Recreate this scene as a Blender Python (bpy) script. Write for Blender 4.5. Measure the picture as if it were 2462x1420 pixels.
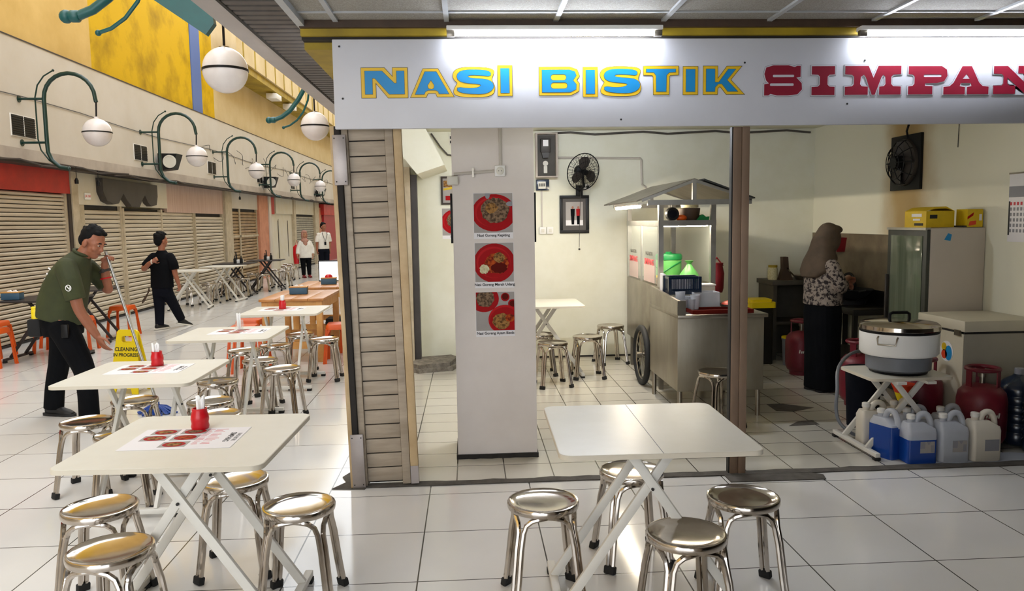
import bpy, bmesh, math, random
from mathutils import Vector, Matrix, Euler
random.seed(7)
PI = math.pi
for o in list(bpy.data.objects): bpy.data.objects.remove(o)
SC = bpy.context.scene
COL = SC.collection

# ------------------------------------------------------------------ camera
YAW, PITCH, ROLL = .0548, .0960, -.0158
fw = Vector((math.sin(YAW)*math.cos(PITCH), math.cos(YAW)*math.cos(PITCH), -math.sin(PITCH)))
rt = Vector((math.cos(YAW), -math.sin(YAW), 0)); up = rt.cross(fw)
r2 = rt*math.cos(ROLL)+up*math.sin(ROLL); u2 = -rt*math.sin(ROLL)+up*math.cos(ROLL)
cam = bpy.data.cameras.new('camera'); camo = bpy.data.objects.new('camera', cam); COL.objects.link(camo)
camo.matrix_world = Matrix(((r2.x,u2.x,-fw.x,0),(r2.y,u2.y,-fw.y,0),(r2.z,u2.z,-fw.z,1.6),(0,0,0,1)))
cam.sensor_width = 36; cam.lens = 1850*36/2462; cam.clip_start = .05; cam.clip_end = 200
SC.camera = camo

# ------------------------------------------------------------------ light and exposure
SC.view_settings.view_transform = 'Standard'; SC.view_settings.look = 'None'
SC.view_settings.gamma = 1; SC.view_settings.use_curve_mapping = False
SC.view_settings.exposure = 0.55
w = bpy.data.worlds.new('sky'); SC.world = w; w.use_nodes = True
w.node_tree.nodes['Background'].inputs[0].default_value = (.93, .965, 1.0, 1)
w.node_tree.nodes['Background'].inputs[1].default_value = 2.5
# ------------------------------------------------------------------ helpers
def lin(h):
    h = h.lstrip('#'); v = [int(h[i:i+2],16)/255 for i in (0,2,4)]
    return tuple(c/12.92 if c <= .04045 else ((c+.055)/1.055)**2.4 for c in v)+(1,)
MATS = {}
def soot_wall(name, c1, c2, y0):
    """wall paint with a greasy brown stain round the exhaust fan"""
    m = bpy.data.materials.new(name); m.use_nodes = True; nt = m.node_tree; b = nt.nodes['Principled BSDF']; b.inputs['Roughness'].default_value = .8
    tc = nt.nodes.new('ShaderNodeTexCoord'); sx = nt.nodes.new('ShaderNodeSeparateXYZ'); nt.links.new(tc.outputs['Object'], sx.inputs[0])
    n = nt.nodes.new('ShaderNodeTexNoise'); n.inputs['Scale'].default_value = 2.5; n.inputs['Detail'].default_value = 6; nt.links.new(tc.outputs['Object'], n.inputs['Vector'])
    def M(op, a, b_=None):
        q = nt.nodes.new('ShaderNodeMath'); q.operation = op
        for i, v in enumerate((a, b_)):
            if v is None: continue
            if isinstance(v, (int, float)): q.inputs[i].default_value = v
            else: nt.links.new(v, q.inputs[i])
        return q.outputs[0]
    d = M('ABSOLUTE', M('SUBTRACT', sx.outputs['Y'], y0)); d = M('ADD', d, M('MULTIPLY', n.outputs['Fac'], .35))
    r = nt.nodes.new('ShaderNodeMapRange'); r.interpolation_type = 'SMOOTHSTEP'; nt.links.new(d, r.inputs['Value']); r.inputs['From Min'].default_value = .3; r.inputs['From Max'].default_value = .72; r.inputs['To Min'].default_value = .9; r.inputs['To Max'].default_value = 0
    mx = nt.nodes.new('ShaderNodeMixRGB'); nt.links.new(r.outputs[0], mx.inputs[0]); mx.inputs[1].default_value = lin(c1); mx.inputs[2].default_value = lin(c2); nt.links.new(mx.outputs[0], b.inputs['Base Color'])
    MATS[name] = m
def mat(name, col, rough=.5, metal=0, var=0, scale=6, col2=None, bump=0, spec=.5, trans=0, emit=0, alpha=1, stretch=None, coat=0, lo=.35, hi=.7):
    m = bpy.data.materials.new(name); m.use_nodes = True; nt = m.node_tree; b = nt.nodes['Principled BSDF']
    c = lin(col); b.inputs['Base Color'].default_value = c
    b.inputs['Roughness'].default_value = rough; b.inputs['Metallic'].default_value = metal
    b.inputs['Specular IOR Level'].default_value = spec
    if trans: b.inputs['Transmission Weight'].default_value = trans
    if coat: b.inputs['Coat Weight'].default_value = coat
    if alpha < 1: b.inputs['Alpha'].default_value = alpha
    if emit:
        b.inputs['Emission Color'].default_value = c; b.inputs['Emission Strength'].default_value = emit
    if var or col2 or bump:
        tc = nt.nodes.new('ShaderNodeTexCoord'); n = nt.nodes.new('ShaderNodeTexNoise')
        n.inputs['Scale'].default_value = scale; n.inputs['Detail'].default_value = 5; n.inputs['Roughness'].default_value = .6
        src = tc.outputs['Object']
        if stretch:
            mp = nt.nodes.new('ShaderNodeMapping'); mp.inputs['Scale'].default_value = stretch
            nt.links.new(src, mp.inputs['Vector']); src = mp.outputs['Vector']
        nt.links.new(src, n.inputs['Vector'])
        if var or col2:
            cr = nt.nodes.new('ShaderNodeValToRGB')
            cr.color_ramp.elements[0].position = lo; cr.color_ramp.elements[1].position = hi
            a = lin(col2) if col2 else tuple(x*(1-var) for x in c[:3])+(1,)
            cr.color_ramp.elements[0].color = a; cr.color_ramp.elements[1].color = c
            nt.links.new(n.outputs['Fac'], cr.inputs['Fac']); nt.links.new(cr.outputs['Color'], b.inputs['Base Color'])
        if bump:
            bp = nt.nodes.new('ShaderNodeBump'); bp.inputs['Strength'].default_value = bump; bp.inputs['Distance'].default_value = .01
            nt.links.new(n.outputs['Fac'], bp.inputs['Height']); nt.links.new(bp.outputs['Normal'], b.inputs['Normal'])
    MATS[name] = m; return m

def tiles(name, c1, c2, grout, sx, sy, ox, oy, rough, mortar):
    m = bpy.data.materials.new(name); m.use_nodes = True; nt = m.node_tree; b = nt.nodes['Principled BSDF']
    tc = nt.nodes.new('ShaderNodeTexCoord'); mp = nt.nodes.new('ShaderNodeMapping'); mp.inputs['Location'].default_value = (-ox,-oy,0)
    br = nt.nodes.new('ShaderNodeTexBrick'); br.offset = 0; br.squash = 1
    for k, v in (('Scale',1),('Mortar Size',mortar),('Mortar Smooth',.1),('Bias',0),('Brick Width',sx),('Row Height',sy)): br.inputs[k].default_value = v
    br.inputs['Color1'].default_value = lin(c1); br.inputs['Color2'].default_value = lin(c2); br.inputs['Mortar'].default_value = lin(grout)
    nt.links.new(tc.outputs['Object'], mp.inputs['Vector']); nt.links.new(mp.outputs['Vector'], br.inputs['Vector'])
    n = nt.nodes.new('ShaderNodeTexNoise'); n.inputs['Scale'].default_value = 2.2; n.inputs['Detail'].default_value = 6
    nt.links.new(tc.outputs['Object'], n.inputs['Vector'])
    mx = nt.nodes.new('ShaderNodeMixRGB'); mx.blend_type = 'MULTIPLY'; mx.inputs[0].default_value = .12
    nt.links.new(br.outputs['Color'], mx.inputs[1]); nt.links.new(n.outputs['Fac'], mx.inputs[2]); nt.links.new(mx.outputs['Color'], b.inputs['Base Color'])
    mr = nt.nodes.new('ShaderNodeMapRange'); mr.inputs['To Min'].default_value = rough; mr.inputs['To Max'].default_value = rough+.1
    nt.links.new(n.outputs['Fac'], mr.inputs['Value']); nt.links.new(mr.outputs['Result'], b.inputs['Roughness'])
    bp = nt.nodes.new('ShaderNodeBump'); bp.inputs['Strength'].default_value = .15; bp.inputs['Distance'].default_value = .002; bp.invert = True
    nt.links.new(br.outputs['Fac'], bp.inputs['Height']); nt.links.new(bp.outputs['Normal'], b.inputs['Normal'])
    MATS[name] = m; return m

class MB:
    """collects shapes with a material slot per face, built as one mesh object"""
    def __init__(s): s.v = []; s.f = []; s.m = []; s.k = 0
    def add(s, vs, fs, k=None):
        o = len(s.v); s.v += [tuple(v) for v in vs]; s.f += [tuple(i+o for i in f) for f in fs]; s.m += [s.k if k is None else k]*len(fs); return s
    def box(s, x0,x1,y0,y1,z0,z1, k=None, bev=0, M=None):
        if bev:
            bm = bmesh.new(); bmesh.ops.create_cube(bm, size=1)
            for v in bm.verts: v.co = Vector(((x0+x1)/2+v.co.x*(x1-x0),(y0+y1)/2+v.co.y*(y1-y0),(z0+z1)/2+v.co.z*(z1-z0)))
            bmesh.ops.bevel(bm, geom=bm.edges[:], offset=bev, segments=2, profile=.5, affect='EDGES')
            bm.verts.index_update(); vs = [v.co.copy() for v in bm.verts]; fs = [[v.index for v in f.verts] for f in bm.faces]; bm.free()
        else:
            vs = [Vector((x,y,z)) for z in (z0,z1) for y in (y0,y1) for x in (x0,x1)]
            fs = [(0,2,3,1),(4,5,7,6),(0,1,5,4),(2,6,7,3),(0,4,6,2),(1,3,7,5)]
        if M: vs = [M @ v for v in vs]
        return s.add(vs, fs, k)
    def bar(s, p0, p1, w, t, side=(0,1,0), k=None, bev=0):
        p0 = Vector(p0); p1 = Vector(p1); d = p1-p0; L = d.length; d.normalize()
        y = Vector(side); y = (y-d*y.dot(d)).normalized(); x = y.cross(d)
        M = Matrix(((x.x,y.x,d.x,p0.x),(x.y,y.y,d.y,p0.y),(x.z,y.z,d.z,p0.z),(0,0,0,1)))
        return s.box(-w/2,w/2,-t/2,t/2,0,L,k,bev,M)
    def rings(s, rs, k=None, cap=True, close=False):
        n = len(rs[0]); vs = [p for r in rs for p in r]; fs = []
        for a in range(len(rs)-1+(1 if close else 0)):
            b = (a+1) % len(rs)
            for i in range(n):
                j = (i+1) % n; fs.append((a*n+i, a*n+j, b*n+j, b*n+i))
        if cap and not close: fs += [tuple(range(n-1,-1,-1)), tuple((len(rs)-1)*n+i for i in range(n))]
        return s.add(vs, fs, k)
    def lathe(s, prof, c=(0,0,0), n=24, k=None, axis='z', cap=True, ph=0):
        rs = []
        for r, z in prof:
            ring = []
            for i in range(n):
                a = 2*PI*i/n+ph; x, y = r*math.cos(a), r*math.sin(a)
                p = (x,y,z) if axis == 'z' else ((z,x,y) if axis == 'x' else (y,z,x))
                ring.append((c[0]+p[0], c[1]+p[1], c[2]+p[2]))
            rs.append(ring)
        return s.rings(rs, k, cap)
    def tube(s, pts, r, n=8, k=None, close=False):
        P = [Vector(p) for p in pts]; m = len(P); rr = r if isinstance(r,(list,tuple)) else [r]*m; rs = []
        T = []
        for i in range(m):
            a = P[(i-1) % m] if (close or i) else P[0]; b = P[(i+1) % m] if (close or i < m-1) else P[-1]
            T.append((b-a).normalized())
        x = T[0].orthogonal().normalized()
        for i in range(m):
            x = (x-T[i]*x.dot(T[i]))
            x = x.normalized() if x.length > 1e-6 else T[i].orthogonal().normalized()
            y = T[i].cross(x)
            rs.append([P[i]+(x*math.cos(2*PI*j/n)+y*math.sin(2*PI*j/n))*rr[i] for j in range(n)])
        return s.rings(rs, k, True, close)
    def ball(s, c, r, n=12, k=None, M=None):
        r = r if isinstance(r,(list,tuple)) else (r,r,r); m = max(4,n//2+1); rs = []
        c = Vector(c)
        for a in range(1,m):
            t = -PI/2+PI*a/m
            ring = []
            for i in range(n):
                q = Vector((r[0]*math.cos(t)*math.cos(2*PI*i/n), r[1]*math.cos(t)*math.sin(2*PI*i/n), r[2]*math.sin(t)))
                ring.append(c+(M @ q if M else q))
            rs.append(ring)
        b = Vector((0,0,-r[2])); t = Vector((0,0,r[2]))
        if M: b = M @ b; t = M @ t
        vs = [p for q in rs for p in q]+[c+b, c+t]; fs = []
        for a in range(len(rs)-1):
            for i in range(n):
                j = (i+1) % n; fs.append((a*n+i,a*n+j,(a+1)*n+j,(a+1)*n+i))
        B = len(vs)-2
        for i in range(n):
            j = (i+1) % n; fs.append((B,j,i)); fs.append((B+1,(len(rs)-1)*n+i,(len(rs)-1)*n+j))
        return s.add(vs, fs, k)
    def prism(s, poly, a0, a1, plane='xz', k=None):
        """polygon extruded along the axis left out of plane"""
        def pt(u, v, a): return {'xz':(u,a,v),'xy':(u,v,a),'yz':(a,u,v)}[plane]
        n = len(poly); vs = [pt(u,v,a0) for u,v in poly]+[pt(u,v,a1) for u,v in poly]
        fs = [tuple(range(n)), tuple(range(2*n-1,n-1,-1))]+[(i,i+n,(i+1)%n+n,(i+1)%n) for i in range(n)]
        return s.add(vs, fs, k)
    def build(s, name, mats, parent=None, loc=None, smooth=True, ang=40):
        me = bpy.data.meshes.new(name); me.from_pydata(s.v, [], s.f)
        for m in (mats if isinstance(mats,(list,tuple)) else [mats]): me.materials.append(MATS[m] if isinstance(m,str) else m)
        me.polygons.foreach_set('material_index', s.m)
        bm = bmesh.new(); bm.from_mesh(me); bmesh.ops.recalc_face_normals(bm, faces=bm.faces[:])
        if smooth:
            for f in bm.faces: f.smooth = True
            for e in bm.edges:
                if len(e.link_faces) == 2 and e.calc_face_angle(0) > math.radians(ang): e.smooth = False
        bm.to_mesh(me); bm.free(); me.update()
        o = bpy.data.objects.new(name, me); COL.objects.link(o)
        if parent: o.parent = parent
        if loc: o.location = loc
        return o
def spline(P, R, k=5):
    P = [Vector(p) for p in P]; out = []; rr = []
    for i in range(len(P)-1):
        a, b, c, d = P[max(i-1,0)], P[i], P[i+1], P[min(i+2,len(P)-1)]
        for j in range(k):
            t = j/k; out.append(.5*((2*b)+(c-a)*t+(2*a-5*b+4*c-d)*t*t+(3*b-a-3*c+d)*t**3)); rr.append(R[i]+(R[i+1]-R[i])*t)
    return out+[P[-1]], rr+[R[-1]]
def rrect(x0,x1,y0,y1,r,n=5):
    P = []
    for cx, cy, a in ((x1-r,y1-r,0),(x0+r,y1-r,PI/2),(x0+r,y0+r,PI),(x1-r,y0+r,1.5*PI)):
        P += [(cx+r*math.cos(a+PI/2*i/n), cy+r*math.sin(a+PI/2*i/n)) for i in range(n+1)]
    return P
def tag(o, label, cat, group=None, kind=None):
    o['label'] = label; o['category'] = cat
    if group: o['group'] = group
    if kind: o['kind'] = kind
    return o
def thing(name, label, cat, loc=(0,0,0), rz=0, group=None):
    o = bpy.data.objects.new(name, None); COL.objects.link(o); o.location = loc; o.rotation_euler = (0,0,rz); o.empty_display_size = .1
    return tag(o, label, cat, group)
def dup(root, loc, rz, label, group=None, cat=None):
    def cp(o, par):
        c = o.copy(); COL.objects.link(c)
        if par: c.parent = par
        for ch in o.children: cp(ch, c)
        return c
    r = cp(root, None); r.location = loc; r.rotation_euler = (0,0,rz); r['label'] = label
    if group: r['group'] = group
    return r
def struct(name, mb, mats, smooth=False, parent=None):
    o = mb.build(name, mats, parent, smooth=smooth)
    if not parent: o['kind'] = 'structure'
    return o
def mesh_from_curve(name, splines, extrude, offset, m, loc, rot, parent=None, scale=1):
    """filled 2D outlines (with holes) as a thin mesh"""
    cu = bpy.data.curves.new(name, 'CURVE'); cu.dimensions = '2D'; cu.fill_mode = 'BOTH'; cu.extrude = extrude; cu.offset = offset
    for sp in splines:
        q = cu.splines.new('POLY'); q.points.add(len(sp)-1); q.use_cyclic_u = True
        for i, (x, y) in enumerate(sp): q.points[i].co = (x*scale, y*scale, 0, 1)
    return curve_mesh(cu, name, m, loc, rot, parent)
def curve_mesh(cu, name, m, loc, rot, parent=None):
    t = bpy.data.objects.new('tmp', cu); COL.objects.link(t)
    dg = bpy.context.evaluated_depsgraph_get(); me = bpy.data.meshes.new_from_object(t.evaluated_get(dg))
    bpy.data.objects.remove(t); bpy.data.curves.remove(cu)
    me.name = name; me.materials.clear(); me.materials.append(MATS[m])
    o = bpy.data.objects.new(name, me); COL.objects.link(o); o.location = loc; o.rotation_euler = rot
    if parent: o.parent = parent
    return o
def text(name, body, size, m, loc, rot, parent=None, bold=.0, extr=.0006, sx=1, align='CENTER', space=1):
    cu = bpy.data.curves.new(name, 'FONT'); cu.body = body; cu.size = size; cu.align_x = align; cu.align_y = 'CENTER'
    cu.extrude = extr; cu.offset = bold; cu.space_character = space
    o = curve_mesh(cu, name, m, loc, rot, parent); o.scale = (sx,1,1); return o
FRONT = (PI/2,0,0)      # lettering read from the viewer's side

# ------------------------------------------------------------------ materials
tiles('floor_hall', '#dedcd9', '#dad8d4', '#4c4a46', .6, .555, -.8618, 3.3296, .06, .0035)
tiles('floor_shop', '#cfcbc0', '#c8c3b6', '#4a4740', .305, .283, -.105, 4.66, .09, .004)
mat('cement', '#57524c', .9, var=.4, scale=14, bump=.5)
mat('cream_wall', '#e6e5d6', .75, col2='#dcdac6', scale=2.2, bump=.05)
mat('fascia', '#cdc7be', .7, col2='#c5bdb0', scale=1.2)
mat('fascia_low', '#bdb3a8', .7, col2='#a59a8f', scale=2)
mat('yellow_pale', '#dcbc78', .75, spec=.1, col2='#ccab66', scale=1.5)
mat('yellow', '#d4ac00', .65, spec=.1, col2='#9a7a02', scale=1.6, lo=.25, hi=.55)
mat('blue_band', '#4f6aa8', .6)
mat('peach', '#d8c49a', .7, col2='#ccb584', scale=1.5)
mat('olive_yellow', '#b59a1c', .6, col2='#8f7810', scale=3)
mat('ceiling_board', '#a6a29a', .9, col2='#8c887e', scale=160, lo=.4, hi=.6)
mat('ceiling_bar', '#b9bdc0', .45, var=.2)
mat('dark_grime', '#2d2926', .8, var=.4)
mat('beam_grey', '#b3adac', .5, var=.12, scale=3)
mat('soffit_slat', '#57524f', .5, metal=.3, var=.35, scale=8)
mat('soffit_back', '#1c1a19', .9)
mat('shutter', '#cfc4b0', .5, col2='#b8ab96', scale=3, stretch=(1,.3,3))
mat('shutter_brown', '#a68a60', .5, col2='#866a46', scale=4)
mat('shutter_grey', '#a59f90', .5, col2='#8b8474', scale=4)
mat('frame_cream', '#c4b69e', .6, col2='#a89a80', scale=5)
mat('red_paint', '#c2281c', .5, col2='#a51f17', scale=4)
mat('red_deep', '#a01820', .5)
mat('panel_white', '#cfc9bc', .6, col2='#cbc2aa', scale=3)
mat('panel_pink', '#c9afa2', .6, col2='#b89a8c', scale=3, stretch=(1,6,.4))
mat('salmon', '#cf8f70', .6, col2='#b97a5d', scale=4)
mat('dark_brown', '#3b2f28', .6, var=.3)
mat('charcoal', '#3d3733', .5, col2='#2e2926', scale=3)
mat('black', '#0e0e10', .45, spec=.25)
mat('black_rough', '#141416', .85)
mat('rubber', '#161514', .8)
mat('chrome', '#cfc8c0', .13, metal=1, col2='#b3aaa0', scale=5)
mat('steel', '#a39c90', .33, metal=.9, col2='#857d70', scale=4)
mat('steel_dull', '#a49e90', .42, metal=.75, col2='#877f70', scale=3, stretch=(1,1,.3))
mat('alu', '#b5b3ae', .35, metal=.8, var=.15)
mat('table_white', '#e4e2d8', .3, col2='#dcd9cd', scale=3, spec=.4)
mat('table_edge', '#cfc7b6', .5)
mat('leg_white', '#dedbd3', .4, var=.08)
mat('white', '#eeeeee', .5)
mat('white_plastic', '#e8e6e2', .4)
mat('off_white', '#d8d4c8', .5)
mat('globe', '#e6e2e2', .25, col2='#d8d2d2', scale=4, spec=.5)
mat('green_paint', '#0b3029', .35)
mat('teal_paint', '#075658', .35, var=.2, scale=8)
mat('sign_white', '#d4d6de', .45, col2='#cdced6', scale=2)
mat('sign_blue', '#1189c8', .4)
mat('sign_yellow', '#e9bd1c', .4)
mat('sign_ink', '#4a4030', .5)
mat('sign_red', '#8d1830', .4)
mat('sign_line', '#8f9098', .4)
for _k, _e in (('lamp_on',66),('lamp_side',46),('lamp_shop',205),('lamp_fill',150),('lamp_strip',22)): mat(_k, '#eef4ff', .4, emit=_e)
mat('hall_plaster', '#7d7264', .85, col2='#6e6456', scale=2)
mat('lamp_warm', '#fff0d6', .4, emit=130)
mat('shutter_leaf', '#b8aa98', .6, col2='#9c8e7c', scale=5, stretch=(.6,1,4))
mat('shutter_trim', '#cdb48c', .55, col2='#b79c74', scale=6)
mat('plate_steel', '#a9a09c', .4, metal=.5, var=.2)
mat('pillar', '#e4dcd6', .7, col2='#dbd2cb', scale=2.5, bump=.05)
mat('post', '#8e7560', .6, col2='#74604e', scale=5, stretch=(1,1,.3))
mat('pine', '#d5a45f', .5, col2='#b9803f', scale=5, stretch=(1,7,1))
mat('pine_top', '#c98f52', .4, col2='#a96f38', scale=5, stretch=(1,7,1))
mat('dark_wood', '#2a2220', .45, var=.3)
mat('orange', '#d9560c', .4, var=.12)
mat('red_plastic', '#c60f1c', .3)
mat('blue_box', '#33566f', .5)
mat('skin', '#9c6247', .5, col2='#8e573f', scale=8)
mat('lips', '#7d4537', .6)
mat('skin_light', '#b98565', .5)
mat('hair', '#070708', .8, spec=.2, col2='#0f0f11', scale=40)
mat('green_shirt', '#3a401f', .8, col2='#2c3218', scale=5)
mat('black_cloth', '#08090c', .9, spec=.12, col2='#0d0e12', scale=6)
mat('navy_cloth', '#0b0d15', .9, spec=.12, col2='#11131c', scale=6)
mat('shoe', '#0f0f11', .6)
mat('white_cloth', '#e6e2da', .8, col2='#d8d2c8', scale=8)
mat('hijab_pink', '#b98b79', .8, col2='#a67868', scale=8)
mat('hijab_brown', '#5e4d3c', .8, col2='#4c3e30', scale=8)
mat('batik', '#94877c', .8, col2='#1f1416', scale=34, lo=.44, hi=.52)
mat('yellow_plastic', '#f0d410', .4)
mat('blue_plastic', '#17408f', .4)
mat('glass', '#e8f0ea', .03, trans=.0, alpha=.16, spec=.6)
mat('glass_pink', '#e8c8c4', .15, alpha=.5)
mat('jug_clear', '#d2d6de', .3, alpha=.75, col2='#c4c8d2', scale=5)
mat('jug_cream', '#d9d2c4', .4)
mat('liquid_blue', '#123f92', .2)
mat('cap_white', '#e4e2dc', .4)
mat('gas_red', '#7c1a2c', .45, col2='#651424', scale=5)
mat('water_blue', '#16243a', .2, spec=.7)
mat('grey_base', '#70747c', .4)
mat('cooker_white', '#f2f2f0', .3)
mat('freezer', '#cfc7b2', .45, var=.06)
mat('freezer_side', '#a8a294', .5, var=.06)
mat('fridge_side', '#c9beb2', .5, var=.06, scale=3)
mat('fridge_dark', '#3b3d36', .5)
mat('box_yellow', '#dcb80c', .5, var=.15, scale=12)
mat('ink', '#1d1c1c', .6)
mat('ink_grey', '#8a8a90', .6)
mat('ink_red', '#c83a44', .6)
mat('photo_grey', '#a9a4a0', .6, spec=.2, col2='#a09a96', scale=5)
mat('plate_red', '#a50a10', .6, spec=.15, var=.15)
mat('food_brown', '#8a7058', .7, spec=.15, col2='#4a3a2c', scale=55, lo=.42, hi=.58)
mat('food_red', '#b8501c', .7, spec=.15, col2='#6a1c10', scale=45, lo=.4, hi=.6)
mat('food_mix', '#a67a44', .7, spec=.15, col2='#5d4124', scale=60, lo=.42, hi=.58)
mat('food_white', '#dcd6b4', .6, col2='#b8ae80', scale=80)
mat('sauce', '#5a140c', .7, spec=.1)
mat('paper', '#e9e6e8', .5)
mat('green_lid', '#178243', .4)
mat('green_light', '#5fae5a', .35)
mat('lime', '#b6d43c', .5)
mat('maroon_plastic', '#7a121c', .4)
mat('tarp', '#2c2e2c', .6, var=.3)
mat('wood_dark', '#4a3626', .6, var=.3, scale=8)
mat('counter_dark', '#4c463c', .6, var=.3, scale=5)
mat('stove_black', '#16130f', .5, var=.3)
mat('backsplash', '#7a6c56', .6, col2='#5c4f3c', scale=4)
soot_wall('right_wall', '#e0ddca', '#a88a50', 6.95)
mat('tire', '#151618', .7)
mat('plate_gloss', '#b50d14', .5, spec=.15)
mat('door_glass', '#565e4c', .08, col2='#6d7562', scale=2, stretch=(1,9,.2))  # vertical reflection streaks are put into the glass colour
mat('concrete', '#8f887c', .95, col2='#5f584e', scale=18, bump=.8)
mat('wire', '#4a4540', .6)
mat('conduit', '#bdb6ac', .5)
mat('orange_red', '#d8401c', .4)
mat('screen', '#f2f6ff', .3, emit=1.2)
# ================================================================== SETTING
# ---- floors
struct('floor', MB().box(-6.6,7,-5,41,-.06,0), 'floor_hall')
struct('floor', MB().box(-.66,4.05,4.66,8.9,0,.004), 'floor_shop')
b = MB()                                            # worn cement joint along the shop front
random.seed(3)
top = [( -.72+i*.12, 4.655+random.uniform(-.012,.02)) for i in range(41)]
low = [( -.74+i*.12, 4.585+random.uniform(-.004,.004)) for i in range(41)]
b.prism(low+top[::-1], .0005, .0075, 'xy')
b.prism([(1.56,4.465),(2.15,4.46),(2.17,4.54),(2.1,4.59),(1.56,4.59)], .0005, .006, 'xy')
b.prism([(-.86,4.585),(-.66,4.56),(-.64,4.7),(-.68,5.05),(-.75,5.1),(-.77,4.95),(-.83,4.8),(-.79,4.7)], .0005, .006, 'xy')
b.prism([(2.52,6.35),(2.66,6.345),(2.86,6.185),(2.65,6.08),(2.51,6.11)][::-1], .0045, .0065, 'xy')
b.prism([(2.42,5.65),(2.54,5.77),(2.67,5.80),(2.67,5.67)][::-1], .0045, .0065, 'xy')
struct('trim_1', b, 'cement')
# ---- shop walls
wb = MB().box(-.75,4.2,8.88,9.02,0,3.0); struct('wall_back', wb, 'cream_wall')
wr = MB(); wr.k = 0; wr.box(4.05,4.2,4.6,8.88,0,3.0)
wr.k = 1; wr.box(4.03,4.05,5.9,8.85,.75,1.415)
struct('wall_right', wr, ['right_wall','backsplash'])
struct('ceiling', MB().box(-.75,4.2,4.66,8.88,2.62,2.7), 'cream_wall')
struct('wall_left', MB().box(-.82,-.6,8.6,9.02,0,3.0).box(-.82,-.7,9.02,41,0,3.0), 'cream_wall')
struct('trim_2', MB().prism([(-.72,2.62),(-.72,2.36),(-.51,2.09),(-.23,2.18),(-.44,2.60)], 7.9, 8.88, 'xz'), 'cream_wall')   # sloping underside of the stair above
struct('door_1', MB().box(-.625,-.555,8.5,8.62,0,2.12,0).box(-.72,-.625,8.46,8.6,0,2.2,1), ['charcoal','frame_cream'])
b = MB(); random.seed(5)
prof = [(-.62,8.62),(-.2,8.74),(-.12,8.6),(-.2,8.22),(-.42,8.16),(-.56,8.1),(-.66,8.2)]
b.prism(prof, 0, .05, 'xy'); b.prism([(x*.9-.05,y*.97+.28) for x, y in prof], .05, .09, 'xy')
struct('trim_3', b, 'concrete')                     # broken kerb at the foot of the back wall
struct('trim_4', MB().box(-.6,4.04,8.868,8.88,.004,.022), 'dark_grime')
# ---- square pillar inside the shop
p = MB(); p.box(-.102,.436,5.1,5.52,.03,2.72); struct('wall_pillar', p, 'pillar')
b = MB(); random.seed(9)
n = 14; b.prism([(-.112+.556*i/n, 5.092-random.uniform(0,.012)) for i in range(n+1)]+[(.444,5.5),(-.112,5.5)], 0, .034, 'xy'); struct('trim_5', b, 'dark_grime')
# ---- header over the shop front and its painted edge beam
struct('wall_front', MB().box(-.72,4.05,4.6,4.66,2.18,2.74), 'cream_wall'); struct('wall_front_side', MB().box(4.2,7,4.6,4.75,0,2.74), 'cream_wall')
b = MB(); b.k = 0; b.box(-.92,5,4.47,4.6,2.694,2.735); b.k = 1; b.box(-.92,5,4.5,4.6,2.655,2.694); b.k = 2; b.box(-.92,5,4.53,4.6,2.64,2.655)
struct('trim_6', b, ['wood_dark','olive_yellow','dark_grime'])
# ---- board ceiling of the hall with its metal grid
struct('ceiling', MB().box(-.91,7,-5,4.6,2.735,2.76), 'ceiling_board')
b = MB()
for i in range(-1,12):
    x = -.099+.618*i
    if x > -.91: b.box(x-.014,x+.014,-5,4.6,2.722,2.735)
for i in range(16): b.box(-.91,7,4.30-.614*i-.008,4.30-.614*i+.008,2.727,2.735)
b.box(-.93,-.89,-5,4.6,2.70,2.9); struct('trim_7', b, 'ceiling_bar')
# ---- slatted strip and grey edge beam along the open hall
struct('trim_8', MB().box(-1.43,-.75,-5,41,2.95,3.0), 'soffit_back')
b = MB()
for i in range(330):
    y = -2+.11*i; b.prism([(y,2.90),(y+.07,2.90),(y+.085,2.93),(y-.015,2.93)], -1.42, -.92, 'yz')
struct('trim_9', b, 'soffit_slat')
struct('trim_10', MB().box(-.92,-.75,4.6,41,2.60,2.95).box(-.95,-.90,4.6,41,2.74,2.80), 'olive_yellow')
struct('trim_11', MB().box(-1.575,-1.425,-5,41,2.90,3.12).box(-1.43,-1.41,-5,41,2.895,2.96,1), ['beam_grey','dark_grime'])
struct('wall_right_upper', MB().box(-1.45,-1.2,-5,41,3.12,9), 'peach')
# ---- hall around the viewer
struct('wall_hall', MB().box(1.4,7,-5.2,-5,0,2.76), 'hall_plaster')
struct('wall_light_blocker', MB().box(1.25,1.4,-5,1.5,0,2.735), 'hall_plaster')  # unseen wall, added to keep light off the right side
struct('wall_hall_right', MB().box(7,7.2,-5,4.7,0,2.76), 'hall_plaster')
struct('wall_end', MB().box(-6.6,-.7,41,41.2,0,9), 'cream_wall')
# ---- far side of the open hall
struct('wall_left_front', MB().box(-6.6,-6.42,-5,41,0,3), 'frame_cream')
f = MB(); f.k = 0; f.box(-6.5,-6.0,-5,41,2.68,4.14); f.k = 1; f.box(-6.5,-5.97,-5,41,2.53,2.68); f.k = 2; f.box(-6.3,-6.03,-5,41,2.49,2.53); f.box(-6.5,-5.99,-5,41,4.14,4.155)
struct('trim_12', f, ['fascia','fascia_low','dark_brown'])
u = MB()
for k, (a, c) in enumerate(((-5,13.25),(13.25,17.9),(17.9,18.5),(18.5,19.4),(19.4,41))):
    u.box(-6.6,-6.1-(.02 if k == 2 else 0)*-1,a,c,4.15,9,k)
struct('wall_left_upper', u, ['yellow_pale','yellow','blue_band','yellow','peach'])
g = MB(); g.k = 0; g.box(-6.1,-5.5,19.6,41,5.44,5.62); g.k = 1; g.box(-5.56,-5.44,19.6,41,5.62,6.6)
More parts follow.
